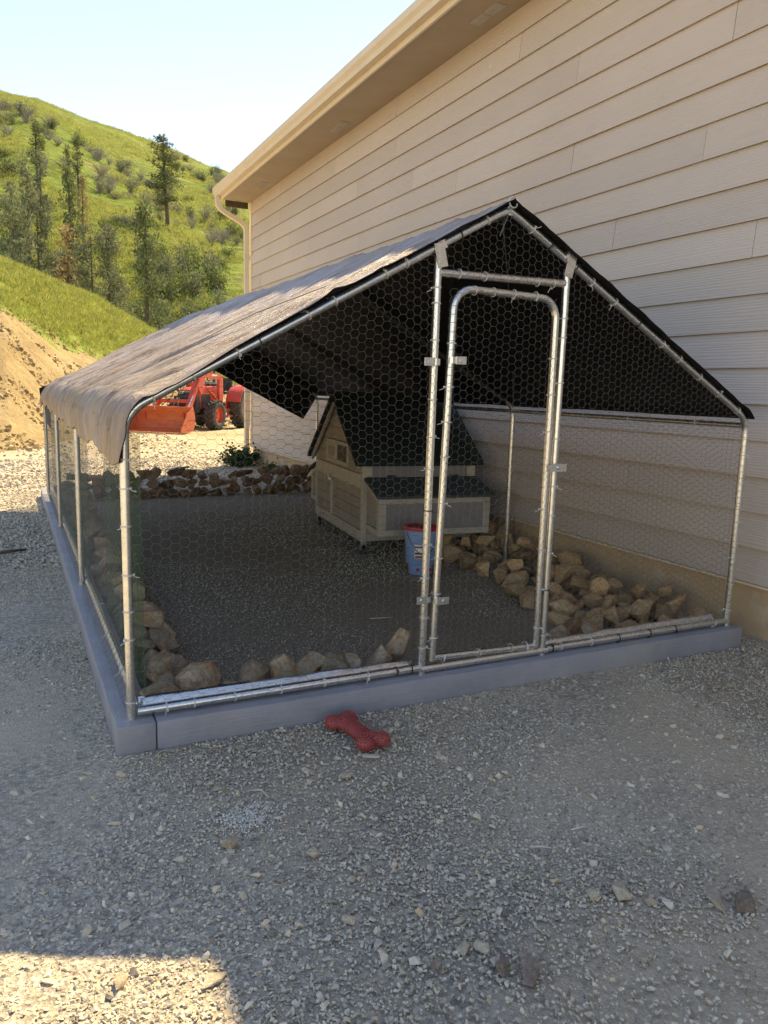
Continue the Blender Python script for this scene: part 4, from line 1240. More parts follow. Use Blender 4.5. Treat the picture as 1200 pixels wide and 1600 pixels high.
# ------------------------------------------------------------------ spiky bone toy
M['rubber'] = pmat('red_rubber', [(0.3, (0.30, 0.05, 0.045)), (0.7, (0.40, 0.09, 0.075))], 14, 0.5, 0, 0.15, 60, 0.002)
def bone_toy():
    root = empty('dog_bone_toy', (0.765, -0.250, 0.004), math.radians(10))
    root.scale = (1.05, 1.12, 0.85)
    tag(root, 'red spiky rubber bone dog toy on the gravel against the front timber', 'dog toy')
    bm = bmesh.new()
    def ball(c, r, sz=(1, 1, 1)):
        q = bmesh.ops.create_icosphere(bm, subdivisions=3, radius=r)
        for v in q['verts']: v.co = Vector((v.co.x * sz[0] + c[0], v.co.y * sz[1] + c[1], v.co.z * sz[2] + c[2]))
    for sy in (-1, 1):
        for sx in (-1, 1): ball((sx * 0.032, sy * 0.094, 0.031), 0.031)
        ball((0, sy * 0.072, 0.031), 0.032)
    for i in range(9): ball((0, -0.072 + 0.018 * i, 0.031), 0.030, (1.1, 1, 0.9))
    me = bpy.data.meshes.new('tmp'); bm.to_mesh(me); bm.free()
    tmp = bpy.data.objects.new('tmp', me); COL.objects.link(tmp)
    md = tmp.modifiers.new('r', 'REMESH'); md.mode = 'VOXEL'; md.voxel_size = 0.0045
    md2 = tmp.modifiers.new('s', 'SMOOTH'); md2.iterations = 6; md2.factor = 0.5
    dg = bpy.context.evaluated_depsgraph_get()
    ev = bpy.data.meshes.new_from_object(tmp.evaluated_get(dg))
    ev.name = 'bone_body'
    bpy.data.objects.remove(tmp)
    ev.materials.clear(); ev.materials.append(M['rubber'])
    ev.polygons.foreach_set('use_smooth', [True] * len(ev.polygons))
    link_mesh('bone_body', ev, root)
    mb = MB(); used = []
    vs_ = list(ev.vertices); random.Random(2).shuffle(vs_)
    for v in vs_:
        if v.co.z < 0.008: continue
        p = Vector(v.co)
        if any((p - q).length < 0.0085 for q in used): continue
        used.append(p)
        shaft = abs(p.y) < 0.062
        if shaft: continue
        n = Vector(v.normal)
        mb.tube([p - n * 0.001, p + n * 0.0035, p + n * 0.0065], [0.0030, 0.0021, 0.0008], 6)
    o = mb.build('rubber_spikes', M['rubber'], root, 3.14); o['kind'] = 'stuff'
    for k in range(-4, 5):
        y = k * 0.0145
        pts = [(0.0335 * math.cos(a), y, 0.031 + 0.0275 * math.sin(a)) for a in [2 * math.pi * i / 20 for i in range(21)]]
        MB().tube(pts, 0.0025, 6, cap=False).build('rib', M['rubber'], root, 3.14)
bone_toy()

# ------------------------------------------------------------------ border rocks
ROCKS = [rock_mesh('rock_%d' % k, 100 + k, M['rock'], npts=[11, 13, 10, 12, 12, 14, 10, 22, 12, 11][k % 10], cuts=2, amp=0.035, flat=0.78, bev=0.035) for k in range(14)]
def recoat(meshes, mat):
    out = []
    for me in meshes:
        c = me.copy(); c.materials.clear(); c.materials.append(mat); out.append(c)
    return out
ROCKSETS = {'tan': ROCKS, 'heap': recoat(ROCKS, M['rockheap']), 'dark': recoat(ROCKS, M['rockdark'])}
rr_ = random.Random(21)
def rock(x, y, z, s, label, group, k=None, rot=None, name='rock', cat='rock', sc3=None, coat='tan'):
    k = rr_.randrange(len(ROCKS)) if k is None else k
    o = link_mesh(name, ROCKSETS[coat][k])
    q = sc3 if sc3 else (rr_.uniform(0.9, 1.35), rr_.uniform(0.75, 1.1), rr_.uniform(0.7, 1.05))
    o.scale = (s * q[0], s * q[1], s * q[2])
    o.rotation_euler = rot if rot else (rr_.uniform(-0.5, 0.5), rr_.uniform(-0.5, 0.5), rr_.uniform(0, 6.28))
    o.location = (x, y, z + s * q[2] * 0.55)
    return tag(o, label, cat, group)
def ordinal(n):
    base = ['', 'first', 'second', 'third', 'fourth', 'fifth', 'sixth', 'seventh', 'eighth', 'ninth', 'tenth', 'eleventh', 'twelfth', 'thirteenth', 'fourteenth', 'fifteenth', 'sixteenth', 'seventeenth', 'eighteenth', 'nineteenth']
    if n < 20: return base[n]
    tens = ['', '', 'twent', 'thirt', 'fort', 'fift', 'sixt', 'sevent', 'eight', 'ninet']
    h, r = divmod(n, 100)
    pre = 'hundred and ' if h else ''
    if r < 20: return pre + base[r]
    t, u = divmod(r, 10)
    return pre + (tens[t] + 'ieth' if u == 0 else tens[t] + 'y-' + base[u])
ORD = ['first', 'second', 'third', 'fourth', 'fifth', 'sixth', 'seventh', 'eighth', 'ninth', 'tenth', 'eleventh', 'twelfth', 'thirteenth', 'fourteenth', 'fifteenth', 'sixteenth', 'seventeenth', 'eighteenth', 'nineteenth', 'twentieth']
G = 'rocks lining the front of the run'
# front row, left to right
rock(0.15, 0.22, 0.02, 0.112, 'flat blocky tan rock in the front left corner of the run beside the post', G, 3, (0.1, 0.1, 0.2), sc3=(1.15, 0.8, 0.95))
rock(0.305, 0.29, 0.01, 0.122, 'large rounded orange-brown boulder in the front rock row', G, 7, (0.15, -0.1, 0.3), sc3=(1.0, 0.85, 1.1))
rock(0.43, 0.27, 0.0, 0.080, 'small low rock just right of the rounded boulder in the front row', G, 1)
rock(0.535, 0.30, 0.015, 0.104, 'angular cream and brown rock, third in the front row from the corner post', G, 4, (0.2, 0.2, 0.6), sc3=(1.0, 0.9, 1.05))
rock(0.65, 0.29, 0.015, 0.105, 'tall tan rock near the middle of the front row', G, 5, (0.2, 0.1, 1.0), sc3=(0.85, 0.85, 1.15))
rock(0.785, 0.30, 0.005, 0.110, 'wedge shaped brown rock right of the tall tan one in the front row', G, 2, (0.1, -0.2, 0.4), sc3=(1.1, 0.9, 1.0))
rock(0.90, 0.31, 0.005, 0.104, 'broad brown rock in the front row before the leaning one', G, 6, (0.3, 0.1, 2.4), sc3=(1.05, 0.9, 1.0))
rock(1.02, 0.31, 0.005, 0.096, 'low dull brown rock in the front row near the door post', G, 8, (0.2, 0.2, 1.4), sc3=(1.1, 0.9, 0.95))
rock(1.125, 0.33, 0.005, 0.092, 'brown rock at the foot of the leaning rust-striped slab', G, 9, (0.1, 0.3, 2.0), sc3=(0.95, 0.9, 1.1))
rock(1.225, 0.34, 0.02, 0.120, 'leaning rust-striped slab of rock at the door end of the front row', G, 10, (0.25, 0.45, 0.5), sc3=(0.62, 0.55, 1.15))
rock(2.11, 0.28, 0.0, 0.098, 'blocky tan rock just right of the door post on the front edge', G, 11, (0.1, 0.1, 0.3), sc3=(1.1, 0.9, 1.0))
rock(2.31, 0.29, 0.0, 0.095, 'brown rock second to the right of the door on the front edge', G, 12, (0.2, -0.1, 1.3), sc3=(1.1, 0.9, 0.95))
# left side border: two rows
G = 'rocks along the left side of the run'
rl = []
y = 0.40
while y < 5.95:
    for row, xo in ((0, 0.165), (1, 0.27), (2, 0.20)):
        if row == 1 and rr_.random() < 0.25: continue
        if row == 2 and rr_.random() < 0.45: continue
        s = rr_.uniform(0.075, 0.118)
        rl.append(rock(xo + rr_.uniform(-0.03, 0.03), y + rr_.uniform(-0.05, 0.05), 0.09 if row == 2 else 0.0, s, '', G))
    y += rr_.uniform(0.14, 0.20)
for i, o in enumerate(sorted(rl, key=lambda o: o.location.y)):
    o['label'] = 'brown rock in the border along the left wire wall, %s back from the front corner' % ordinal(i + 1)
# rear rock wall: three courses
G = 'rocks in the low wall across the back of the run'
for course, (z, sy, nm) in enumerate(((0.0, 6.16, 'bottom'), (0.10, 6.22, 'middle'), (0.195, 6.27, 'top'))):
    x = 0.13 + 0.07 * course; i = 0
    while x < 3.05:
        s = rr_.uniform(0.085, 0.125) * (1.0 if course < 2 else 0.9)
        if course < 2 or rr_.random() < 0.8:
            i += 1
            rock(x, sy + rr_.uniform(-0.04, 0.04), z + rr_.uniform(-0.01, 0.015), s, 'rust-brown rock in the %s course of the rear rock wall, %s from the left' % (nm, ordinal(i)), G, coat='dark')
        x += s * rr_.uniform(1.15, 1.45)
# right pile against the house foundation
G = 'rocks heaped along the house side of the run'
rl = []
y = 0.24
while y < 5.6:
    w = 0.80 if y < 0.6 else 0.70 if y < 1.2 else 0.58
    far = y > 2.7
    for (xo, z) in ((3.13, 0.03), (3.0, 0.0), (2.87, 0.0), (2.74, 0.0), (2.61, 0.0), (2.48, 0.0), (2.36, 0.0), (3.10, 0.12), (2.96, 0.10), (2.82, 0.09), (2.68, 0.08)):
        if xo < 3.15 - w: continue
        if z > 0.2 and not 0.8 < y < 2.4: continue
        if z > 0.05 and (y < 0.55 or rr_.random() < 0.45): continue
        if far and (z > 0.1 or xo < 2.9): continue
        if rr_.random() < 0.12: continue
        s = rr_.uniform(0.07, 0.108)
        if far: s *= 0.75
        rl.append(rock(min(3.11, xo + rr_.uniform(-0.04, 0.04)), y + rr_.uniform(-0.06, 0.06), z + rr_.uniform(-0.015, 0.015), s, '', G, coat='heap'))
    y += rr_.uniform(0.15, 0.20)
for i, o in enumerate(sorted(rl, key=lambda o: o.location.y)):
    o['label'] = 'brown rock in the house-side heap, %s back from the front pipe' % ordinal(i + 1)

# ------------------------------------------------------------------ loose foreground stones
M['greystone'] = pmat('grey_field_stone', [(0.3, (0.46, 0.37, 0.26)), (0.5, (0.62, 0.52, 0.38)), (0.75, (0.74, 0.65, 0.50))], 2.0, 0.85, 0, 0.6, 6, 0.08, rand=0.2)
M['darkstone'] = pmat('dark_purple_stone', [(0.3, (0.20, 0.155, 0.125)), (0.55, (0.33, 0.26, 0.205)), (0.75, (0.50, 0.42, 0.33))], 2.0, 0.85, 0, 0.6, 6, 0.08)
STN = [rock_mesh('field_stone_%d' % k, 300 + k, M['greystone'], 13, 2, 0.06, 0.65, 0.06) for k in range(6)]
STD = [rock_mesh('dark_stone_%d' % k, 340 + k, M['darkstone'], 12, 2, 0.06, 0.6, 0.06) for k in range(3)]
def stone(x, y, s, label, dark=False, k=0, rot=None, sc3=(1, 0.8, 0.8), z=0.0):
    o = link_mesh('stone', (STD if dark else STN)[k])
    s *= 1.35
    o.scale = (s * sc3[0], s * sc3[1], s * sc3[2])
    o.rotation_euler = rot if rot else (rr_.uniform(-.3, .3), rr_.uniform(-.3, .3), rr_.uniform(0, 6.28))
    o.location = (x, y, z + s * sc3[2] * 0.45)
    return tag(o, label, 'stone', 'loose stones on the gravel in front of the run')
stone(0.161, -0.737, 0.027, 'upright tan stone with an orange face below the white grit', False, 0, (0.2, 0.1, 0.3), (0.75, 0.7, 1.15))
stone(1.030, -1.352, 0.030, 'pale cream and brown stone at right, left of the dark slab', False, 1, None, (1, 0.9, 0.85))
stone(0.955, -1.325, 0.020, 'small brown stone touching the pale cream stone', False, 2)
stone(1.075, -1.405, 0.015, 'small yellowish stone right of the pale cream stone', False, 3)
stone(0.592, -1.445, 0.036, 'dark brown cracked stone, left half of the split pair', True, 0, (0.1, 0.1, 0.6), (0.9, 0.6, 0.6))
stone(0.645, -1.468, 0.036, 'dark brown cracked stone, right half of the split pair', True, 1, (0.1, -0.2, 0.9), (0.95, 0.65, 0.65))
stone(1.285, -1.520, 0.055, 'dark purple-brown slab of stone at the right edge', True, 2, (0.1, 0.2, 0.2), (1.1, 0.7, 0.5))
stone(1.235, -1.475, 0.034, 'flat pale stone leaning on the dark slab at the right edge', False, 4, None, (1.2, 0.7, 0.5))
stone(0.545, -1.347, 0.021, 'tan stone, left of the close pair above the cracked stone', False, 5)
stone(0.590, -1.362, 0.019, 'pale angular stone, right of the close pair above the cracked stone', False, 0)
stone(0.590, -1.262, 0.014, 'small pale stone above the close pair of tan stones', False, 1)
stone(0.472, -1.365, 0.020, 'flat bluish grey stone left of the close pair', True, 0)
stone(0.912, -1.545, 0.014, 'small pale angular stone in the sandy patch', False, 2)
stone(0.360, -0.865, 0.020, 'dull brown stone right of the upright tan stone', False, 3)
stone(0.465, -0.985, 0.016, 'rounded pale stone in the middle foreground gravel', False, 4)
stone(0.415, -1.010, 0.013, 'small rounded pale stone beside the other in the middle foreground', False, 5)
stone(0.345, -1.15, 0.016, 'pale stone just right of the sunlit patch', False, 0)
stone(0.345, -0.185, 0.013, 'small tan stone left of the bone toy', False, 1)
stone(0.615, -0.505, 0.020, 'tan stone on gravel below the bone toy', False, 2)
stone(0.20, -0.42, 0.018, 'grey stone in front of the left timber end', False, 4)
stone(0.0, -1.20, 0.026, 'flat stone inside the sunlit patch', False, 5, (0, 0.1, 0.4), (1.2, 0.8, 0.5))
stone(-0.18, -1.13, 0.022, 'flat stone at the left of the sunlit patch', False, 3, (0, 0.1, 1.4), (1.2, 0.8, 0.5))
stone(2.45, -0.42, 0.030, 'flat tan stone by the front timber near the house', False, 2, None, (1.3, 0.7, 0.5))
stone(2.52, -0.44, 0.018, 'small tan stone beside the flat one near the front timber', False, 3)
stone(1.86, -1.02, 0.015, 'small pale stone by itself on the gravel at right', False, 4)
M['bleached'] = pmat('bleached_wood', [(0.3, (0.42, 0.38, 0.30)), (0.7, (0.58, 0.54, 0.46))], 20, 0.8, 0, 0.2, 80, 0.001)
M['weathered'] = pmat('weathered_wood', [(0.3, (0.09, 0.075, 0.06)), (0.7, (0.16, 0.135, 0.11))], 20, 0.85, 0, 0.3, 60, 0.002)
def stick(pts, r, mat, label):
    c = Vector(pts[0]); c.z = 0
    o = MB().tube([Vector(p) - c for p in pts], r, 7).build('stick', mat, None, 3.14)
    o.location = c
    return tag(o, label, 'stick')
stick([(1.095, -1.07, 0.014), (1.125, -1.075, 0.017), (1.155, -1.072, 0.013)], [0.0025, 0.003, 0.002], M['tie'], 'short white twig lying on the gravel at right')
stick([(0.93, -1.09, 0.013), (0.96, -1.105, 0.016), (0.985, -1.12, 0.013)], [0.003, 0.003, 0.002], M['bleached'], 'bleached stick on the gravel left of the white twig')
stick([(0.29, -0.475, 0.012), (0.325, -0.50, 0.018), (0.335, -0.545, 0.012)], [0.002, 0.0025, 0.002], M['bleached'], 'curled pale twig behind the white grit')
stick([(-0.55, 3.45, 0.015), (-0.42, 3.50, 0.025), (-0.27, 3.58, 0.018)], [0.014, 0.013, 0.008], M['weathered'], 'dark weathered stick on the gravel at the left edge')
stick([(0.42, 0.72, 0.014), (0.48, 0.70, 0.016)], [0.004, 0.003], M['bleached'], 'pale straw splinter on the run floor near the boulder')
stick([(1.42, 1.05, 0.014), (1.55, 1.02, 0.016)], [0.004, 0.003], M['bleached'], 'pale splinter on the run floor in front of the hen house')
stick([(1.25, 6.3, 0.30), (1.52, 6.25, 0.335)], [0.012, 0.012], M['galv'], 'pale rod lying on top of the rear rock wall')
wc = MB().box((-0.03, -0.008, 0), (0.03, 0.008, 0.008), bev=0.002).build('wood_chip', M['bleached']); wc.location = (0.742, -0.425, 0.012); wc.rotation_euler = (0.05, 0.1, -0.3)
tag(wc, 'flat pale chip on the gravel below the bone toy', 'wood chip')
stone(-0.47, 1.43, 0.04, 'pale stone cut off by the left edge of the picture', False, 5, None, (1.2, 0.8, 0.6))

# ------------------------------------------------------------------ tractor with front loader
M['tred'] = pmat('tractor_red_orange_paint', [(0.3, (0.52, 0.055, 0.02)), (0.7, (0.60, 0.075, 0.03))], 4, 0.35, 0, 0.05, 40, 0.002, rrange=(0.3, 0.5))
M['tbucket'] = pmat('orange_bucket_paint', [(0.3, (0.50, 0.10, 0.025)), (0.55, (0.60, 0.13, 0.03)), (0.8, (0.42, 0.17, 0.07))], 3, 0.55, 0, 0.1, 30, 0.003)
M['worn'] = pmat('worn_bucket_steel', [(0.3, (0.16, 0.11, 0.08)), (0.7, (0.26, 0.20, 0.15))], 6, 0.6, 0.3)
M['tblack'] = pmat('black_plastic_grille', [(0.3, (0.018, 0.018, 0.018)), (0.7, (0.035, 0.035, 0.033))], 20, 0.55)
M['tyre'] = pmat('dusty_tyre_rubber', [(0.3, (0.035, 0.033, 0.03)), (0.7, (0.085, 0.075, 0.06))], 5, 0.85, 0, 0.2, 40, 0.004)
tr = empty('tractor', (4.524, 19.58, 0), math.radians(228.8))
tag(tr, 'red-orange compact tractor with front loader bucket parked on the dirt yard', 'tractor')
def tb(name, mb, mat, parent=tr, smooth=None): return mb.build(name, mat, parent, smooth)
def wheel(x, y, rad, wid, rim_r, side):
    w = empty('wheel', (x, y, rad)); w.parent = tr
    q = Matrix.Rotation(math.radians(90), 4, 'X')
    hw = wid / 2
    prof = [(rim_r, -hw * 0.8), (rim_r + 0.04, -hw * 0.95), (rad - 0.09, -hw), (rad - 0.045, -hw * 0.85), (rad - 0.03, -hw * 0.4), (rad - 0.028, 0), (rad - 0.03, hw * 0.4), (rad - 0.045, hw * 0.85), (rad - 0.09, hw), (rim_r + 0.04, hw * 0.95), (rim_r, hw * 0.8)]
    mb = MB().lathe(prof, 36, M=q, cap=False)
    nl = 18 if rad < 0.5 else 22
    for k in range(nl):
        for sd_ in (-1, 1):
            a = 2 * math.pi * (k + (0.5 if sd_ > 0 else 0)) / nl
            Rm = Matrix.Rotation(a, 4, 'Y') @ Matrix.Translation((0, sd_ * hw * 0.47, rad - 0.018)) @ Matrix.Rotation(sd_ * 0.75, 4, 'Z')
            mb.box((-0.026, -hw * 0.62, -0.022), (0.026, hw * 0.62, 0.018), Rm)
    tb('tyre', mb, M['tyre'], w, math.radians(35))
    s_ = side
    rp_ = [(rim_r + 0.002, -hw * 0.8), (rim_r - 0.012, -hw * 0.4), (rim_r - 0.012, hw * 0.4), (rim_r + 0.002, hw * 0.8)]
    mb = MB().lathe(rp_, 30, M=q, cap=False)
    mb.lathe([(rim_r - 0.012, hw * 0.30), (rim_r * 0.75, hw * 0.38), (rim_r * 0.5, hw * 0.30), (0.09, hw * 0.30), (0.07, hw * 0.5), (0.0, hw * 0.52)], 30, M=(Matrix.Rotation(math.radians(-90 * s_), 4, 'X')), cap=False)
    for k in range(6):
        a = k * math.pi / 3
        mb.tube([(0.06 * math.cos(a) * 1.2, s_ * hw * 0.30, 0.072 * math.sin(a)), (0.072 * math.cos(a), s_ * hw * 0.42, 0.072 * math.sin(a))], 0.010, 6)
    tb('rim', mb, M['tred'], w, math.radians(35))
for s in (-1, 1):
    wheel(0, 0.60 * s, 0.425, 0.30, 0.225, s)
    wheel(-1.72, 0.64 * s, 0.64, 0.40, 0.34, s)
tb('front_axle', MB().box((-0.08, -0.46, 0.34), (0.08, 0.46, 0.50), bev=0.02).box((-0.45, -0.16, 0.42), (0.30, 0.16, 0.60), bev=0.02), M['tblack'])
# chassis, grille and bonnet
tb('chassis', MB().box((-2.0, -0.22, 0.45), (-0.4, 0.22, 0.75), bev=0.03), M['tblack'])
tb('grille', MB().prism([(0.52, 0.52), (0.54, 0.70), (0.50, 1.05), (0.36, 1.12), (0.30, 0.52)], 1, -0.29, 0.29).box((0.50, -0.38, 0.50), (0.62, 0.38, 0.58), bev=0.01).box((0.56, -0.36, 0.50), (0.62, -0.31, 0.95), bev=0.008).box((0.56, 0.31, 0.50), (0.62, 0.36, 0.95), bev=0.008).box((0.565, -0.36, 0.90), (0.615, 0.36, 0.95), bev=0.008), M['tblack'])
for k in range(5): tb('guard_bar', MB().box((0.57, -0.30, 0.60 + 0.06 * k), (0.60, 0.30, 0.625 + 0.06 * k), bev=0.004), M['tblack'])
tb('bonnet', MB().prism([(0.295, 0.60), (0.37, 1.125), (0.1, 1.19), (-0.75, 1.24), (-0.75, 0.62)], 1, -0.285, 0.285), M['tred'])
tb('side_grille', MB().box((-0.30, -0.292, 0.64), (0.25, 0.292, 1.02), bev=0.01), M['tblack'])
for s in (-1, 1): tb('headlight', MB().box((0.30, s * 0.20 - 0.07, 1.00), (0.525, s * 0.20 + 0.07, 1.075), bev=0.015), M['vent'])
tb('dashboard', MB().prism([(-0.76, 0.70), (-0.76, 1.30), (-0.95, 1.36), (-1.0, 1.15), (-0.98, 0.70)], 1, -0.25, 0.25), M['tblack'])
tb('steering_wheel', MB().tube([(-1.05 + 0.09 * math.cos(a * 0.3927), 0.19 * math.sin(a * 0.3927), 1.42 + 0.13 * math.cos(a * 0.3927)) for a in range(17)], 0.014, 8).tube([(-0.95, 0, 1.3), (-1.05, 0, 1.42)], 0.02, 8), M['tblack'])
tb('floor_plate', MB().box((-1.35, -0.52, 0.52), (-0.62, 0.52, 0.57), bev=0.01), M['tred'])
for s in (-1, 1):
    tb('step', MB().box((-1.0, s * 0.55 - 0.10, 0.36), (-0.70, s * 0.55 + 0.10, 0.40), bev=0.008).box((-1.0, s * 0.50 - 0.02, 0.40), (-0.96, s * 0.50 + 0.02, 0.53)).box((-0.74, s * 0.50 - 0.02, 0.40), (-0.70, s * 0.50 + 0.02, 0.53)), M['tred'])
    fp = [(-1.72 + 0.70 * math.cos(math.radians(a)), 0.62 + 0.68 * math.sin(math.radians(a))) for a in range(15, 151, 15)]
    fi = [(-1.72 + 0.675 * math.cos(math.radians(a)), 0.62 + 0.655 * math.sin(math.radians(a))) for a in range(150, 14, -15)]
    tb('fender', MB().prism(fp + fi, 1, s * 0.64 - 0.22, s * 0.64 + 0.22), M['tred'], tr, math.radians(40))
    tb('fender_panel', MB().prism(fp + [(-2.2, 0.7), (-1.3, 0.6), (-1.05, 0.6)], 1, s * 0.40 - 0.012, s * 0.40 + 0.012), M['tred'])
tb('seat', MB().box((-1.75, -0.24, 1.0), (-1.30, 0.24, 1.10), bev=0.04).box((-1.85, -0.24, 1.08), (-1.73, 0.24, 1.50), bev=0.04), M['tblack'])
tb('roll_bar', MB().tube([(-2.05, -0.5, 0.7), (-2.05, -0.5, 1.9), (-2.05, -0.42, 1.98), (-2.05, 0.42, 1.98), (-2.05, 0.5, 1.9), (-2.05, 0.5, 0.7)], 0.035, 8), M['tblack'])
tb('exhaust', MB().tube([(-0.2, -0.34, 0.7), (-0.2, -0.36, 1.25)], 0.035, 10), M['tblack'])
# loader: uprights, bent arms, cross tubes, cylinders, bucket
ld = empty('loader'); ld.parent = tr
for s in (-1, 1):
    yy = 0.50 * s
    tb('upright', MB().prism([(-0.55, 0.50), (-0.36, 0.50), (-0.36, 1.10), (-0.40, 1.52), (-0.58, 1.56), (-0.60, 1.10)], 1, yy - 0.045, yy + 0.045), M['tred'], ld)
    tb('mount', MB().box((-0.62, min(yy, 0.2 * s), 0.52), (-0.34, max(yy, 0.2 * s), 0.66), bev=0.01), M['tred'], ld)
    tb('arm', MB().prism([(-0.58, 1.42), (-0.50, 1.55), (0.55, 1.66), (0.78, 1.60), (0.96, 1.40), (1.52, 0.46), (1.62, 0.20), (1.48, 0.18), (1.38, 0.42), (0.84, 1.26), (0.66, 1.44), (0.46, 1.48)], 1, yy - 0.055 + 0.0, yy + 0.055), M['tred'], ld)
    tb('knee_plate', MB().prism([(0.50, 1.52), (0.90, 1.44), (0.98, 1.30), (0.72, 0.98), (0.58, 1.30)], 1, yy - 0.066, yy + 0.066), M['tred'], ld)
    tb('lift_cylinder', MB().tube([(-0.40, yy, 0.78), (0.25, yy, 1.16)], 0.036, 10).tube([(0.25, yy, 1.16), (0.62, yy, 1.37)], 0.019, 8), M['tred'], ld)
    tb('bucket_cylinder', MB().tube([(0.86, yy + 0.09 * s, 1.42), (1.25, yy + 0.09 * s, 0.98)], 0.034, 10), M['tred'], ld)
    tb('cylinder_rod', MB().tube([(1.25, yy + 0.09 * s, 0.98), (1.56, yy + 0.09 * s, 0.62)], 0.018, 8), M['galv'], ld)
    tb('bucket_link', MB().prism([(1.48, 0.60), (1.60, 0.66), (1.76, 0.52), (1.66, 0.22), (1.56, 0.20)], 1, yy + 0.075 * s - 0.012, yy + 0.075 * s + 0.012), M['tred'], ld)
    tb('arm_label', MB().box((-0.2, yy + s * 0.0555, 1.525), (0.1, yy + s * 0.058, 1.565), Matrix.Rotation(-0.0, 4, 'Y')), M['paper'], ld)
tb('cross_tube', MB().tube([(1.18, -0.5, 0.82), (1.18, 0.5, 0.82)], 0.05, 12), M['tred'], ld)
tb('cross_tube', MB().tube([(0.62, -0.5, 1.5), (0.62, 0.5, 1.5)], 0.035, 12), M['tred'], ld)
for yy in (-0.12, 0.05, 0.12): tb('hydraulic_hose', MB().tube([(-0.3, 0.42, 1.2), (0.3, 0.40, 1.40), (0.7, yy, 1.42), (1.15, yy, 0.92), (1.45, yy * 2, 0.7)], 0.012, 6), M['tblack'], ld)
bw = 0.85
outer = [(2.38, 0.025), (1.92, 0.03), (1.74, 0.10), (1.66, 0.24), (1.66, 0.44), (1.74, 0.66)]
inner = [(1.755, 0.655), (1.68, 0.44), (1.68, 0.25), (1.755, 0.12), (1.925, 0.048), (2.38, 0.035)]
bk_ = tb('bucket', MB().prism(outer + inner, 1, -bw, bw), M['tbucket'], ld)
for s in (-1, 1):
    tb('bucket_side', MB().prism([(2.38, 0.03), (2.36, 0.14), (2.05, 0.52), (1.77, 0.665), (1.735, 0.655), (1.655, 0.44), (1.655, 0.24), (1.735, 0.095), (1.92, 0.026)], 1, s * bw - 0.009 + s * 0.010, s * bw + 0.009 + s * 0.010), M['tbucket'], ld)
tb('cutting_edge', MB().box((2.30, -bw - 0.02, 0.012), (2.46, bw + 0.02, 0.024)), M['worn'], ld)
tb('bucket_top_rail', MB().box((1.70, -bw, 0.64), (1.765, bw, 0.69), bev=0.008), M['tbucket'], ld)

# ------------------------------------------------------------------ vegetation
def leaf_mat(name, a, b, trans=0.25):
    m, nt, bs = newmat(name)
    oi = nt.nodes.new('ShaderNodeObjectInfo')
    ge = nt.nodes.new('ShaderNodeNewGeometry')
    n = tex_noise(nt, coords(nt, 'Object'), 1.3, 3)
    c = mixc(nt, ge.outputs['Random Per Island'], a, b)
    c = mixc(nt, 0.45, c, ramp(nt, [(0.3, 0.55), (0.7, 1.15)], n), 'MULTIPLY')
    hs = nt.nodes.new('ShaderNodeHueSaturation')
    mr = nt.nodes.new('ShaderNodeMapRange'); mr.inputs[3].default_value = 0.8; mr.inputs[4].default_value = 1.2
    nt.links.new(oi.outputs['Random'], mr.inputs[0]); nt.links.new(mr.outputs[0], hs.inputs['Value']); nt.links.new(c, hs.inputs['Color'])
    nt.links.new(hs.outputs[0], bs.inputs['Base Color'])
    bs.inputs['Roughness'].default_value = 0.7
    bs.inputs['Specular IOR Level'].default_value = 0.2
    tl = nt.nodes.new('ShaderNodeBsdfTranslucent')
    nt.links.new(hs.outputs[0], tl.inputs['Color'])
    mx = nt.nodes.new('ShaderNodeMixShader'); mx.inputs[0].default_value = trans
    nt.links.new(bs.outputs[0], mx.inputs[1]); nt.links.new(tl.outputs[0], mx.inputs[2])
    nt.links.new(mx.outputs[0], nt.nodes['Material Output'].inputs['Surface'])
    return m
M['bark'] = pmat('pine_bark', [(0.3, (0.07, 0.05, 0.038)), (0.7, (0.13, 0.095, 0.07))], 3, 0.9, 0, 0.5, 8, 0.05)
M['needle'] = leaf_mat('pine_needles', (0.085, 0.105, 0.045), (0.18, 0.20, 0.085))
M['needle2'] = leaf_mat('grey_green_needles', (0.13, 0.15, 0.08), (0.27, 0.285, 0.16))
M['brownneedle'] = leaf_mat('dying_brown_needles', (0.28, 0.17, 0.085), (0.42, 0.31, 0.16))
M['shrub'] = leaf_mat('shrub_leaves', (0.12, 0.165, 0.045), (0.24, 0.29, 0.085))
M['twig'] = leaf_mat('bare_grey_twigs', (0.20, 0.175, 0.14), (0.34, 0.31, 0.26), 0.05)
M['weed'] = leaf_mat('weed_leaves', (0.035, 0.075, 0.018), (0.07, 0.135, 0.03))
M['grassblade'] = leaf_mat('grass_blades', (0.26, 0.32, 0.05), (0.48, 0.47, 0.14), 0.35)

def quad(V, F_, c, d, w, ln, rnd):
    d = d.normalized(); s = d.orthogonal().normalized()
    s = (s * math.cos(t := rnd.uniform(0, 6.28)) + d.cross(s) * math.sin(t)) * w
    k = len(V)
    V += [c - s * 0.4, c + d * ln * 0.5 - s, c + d * ln, c + d * ln * 0.5 + s]
    F_.append((k, k + 1, k + 2, k + 3))

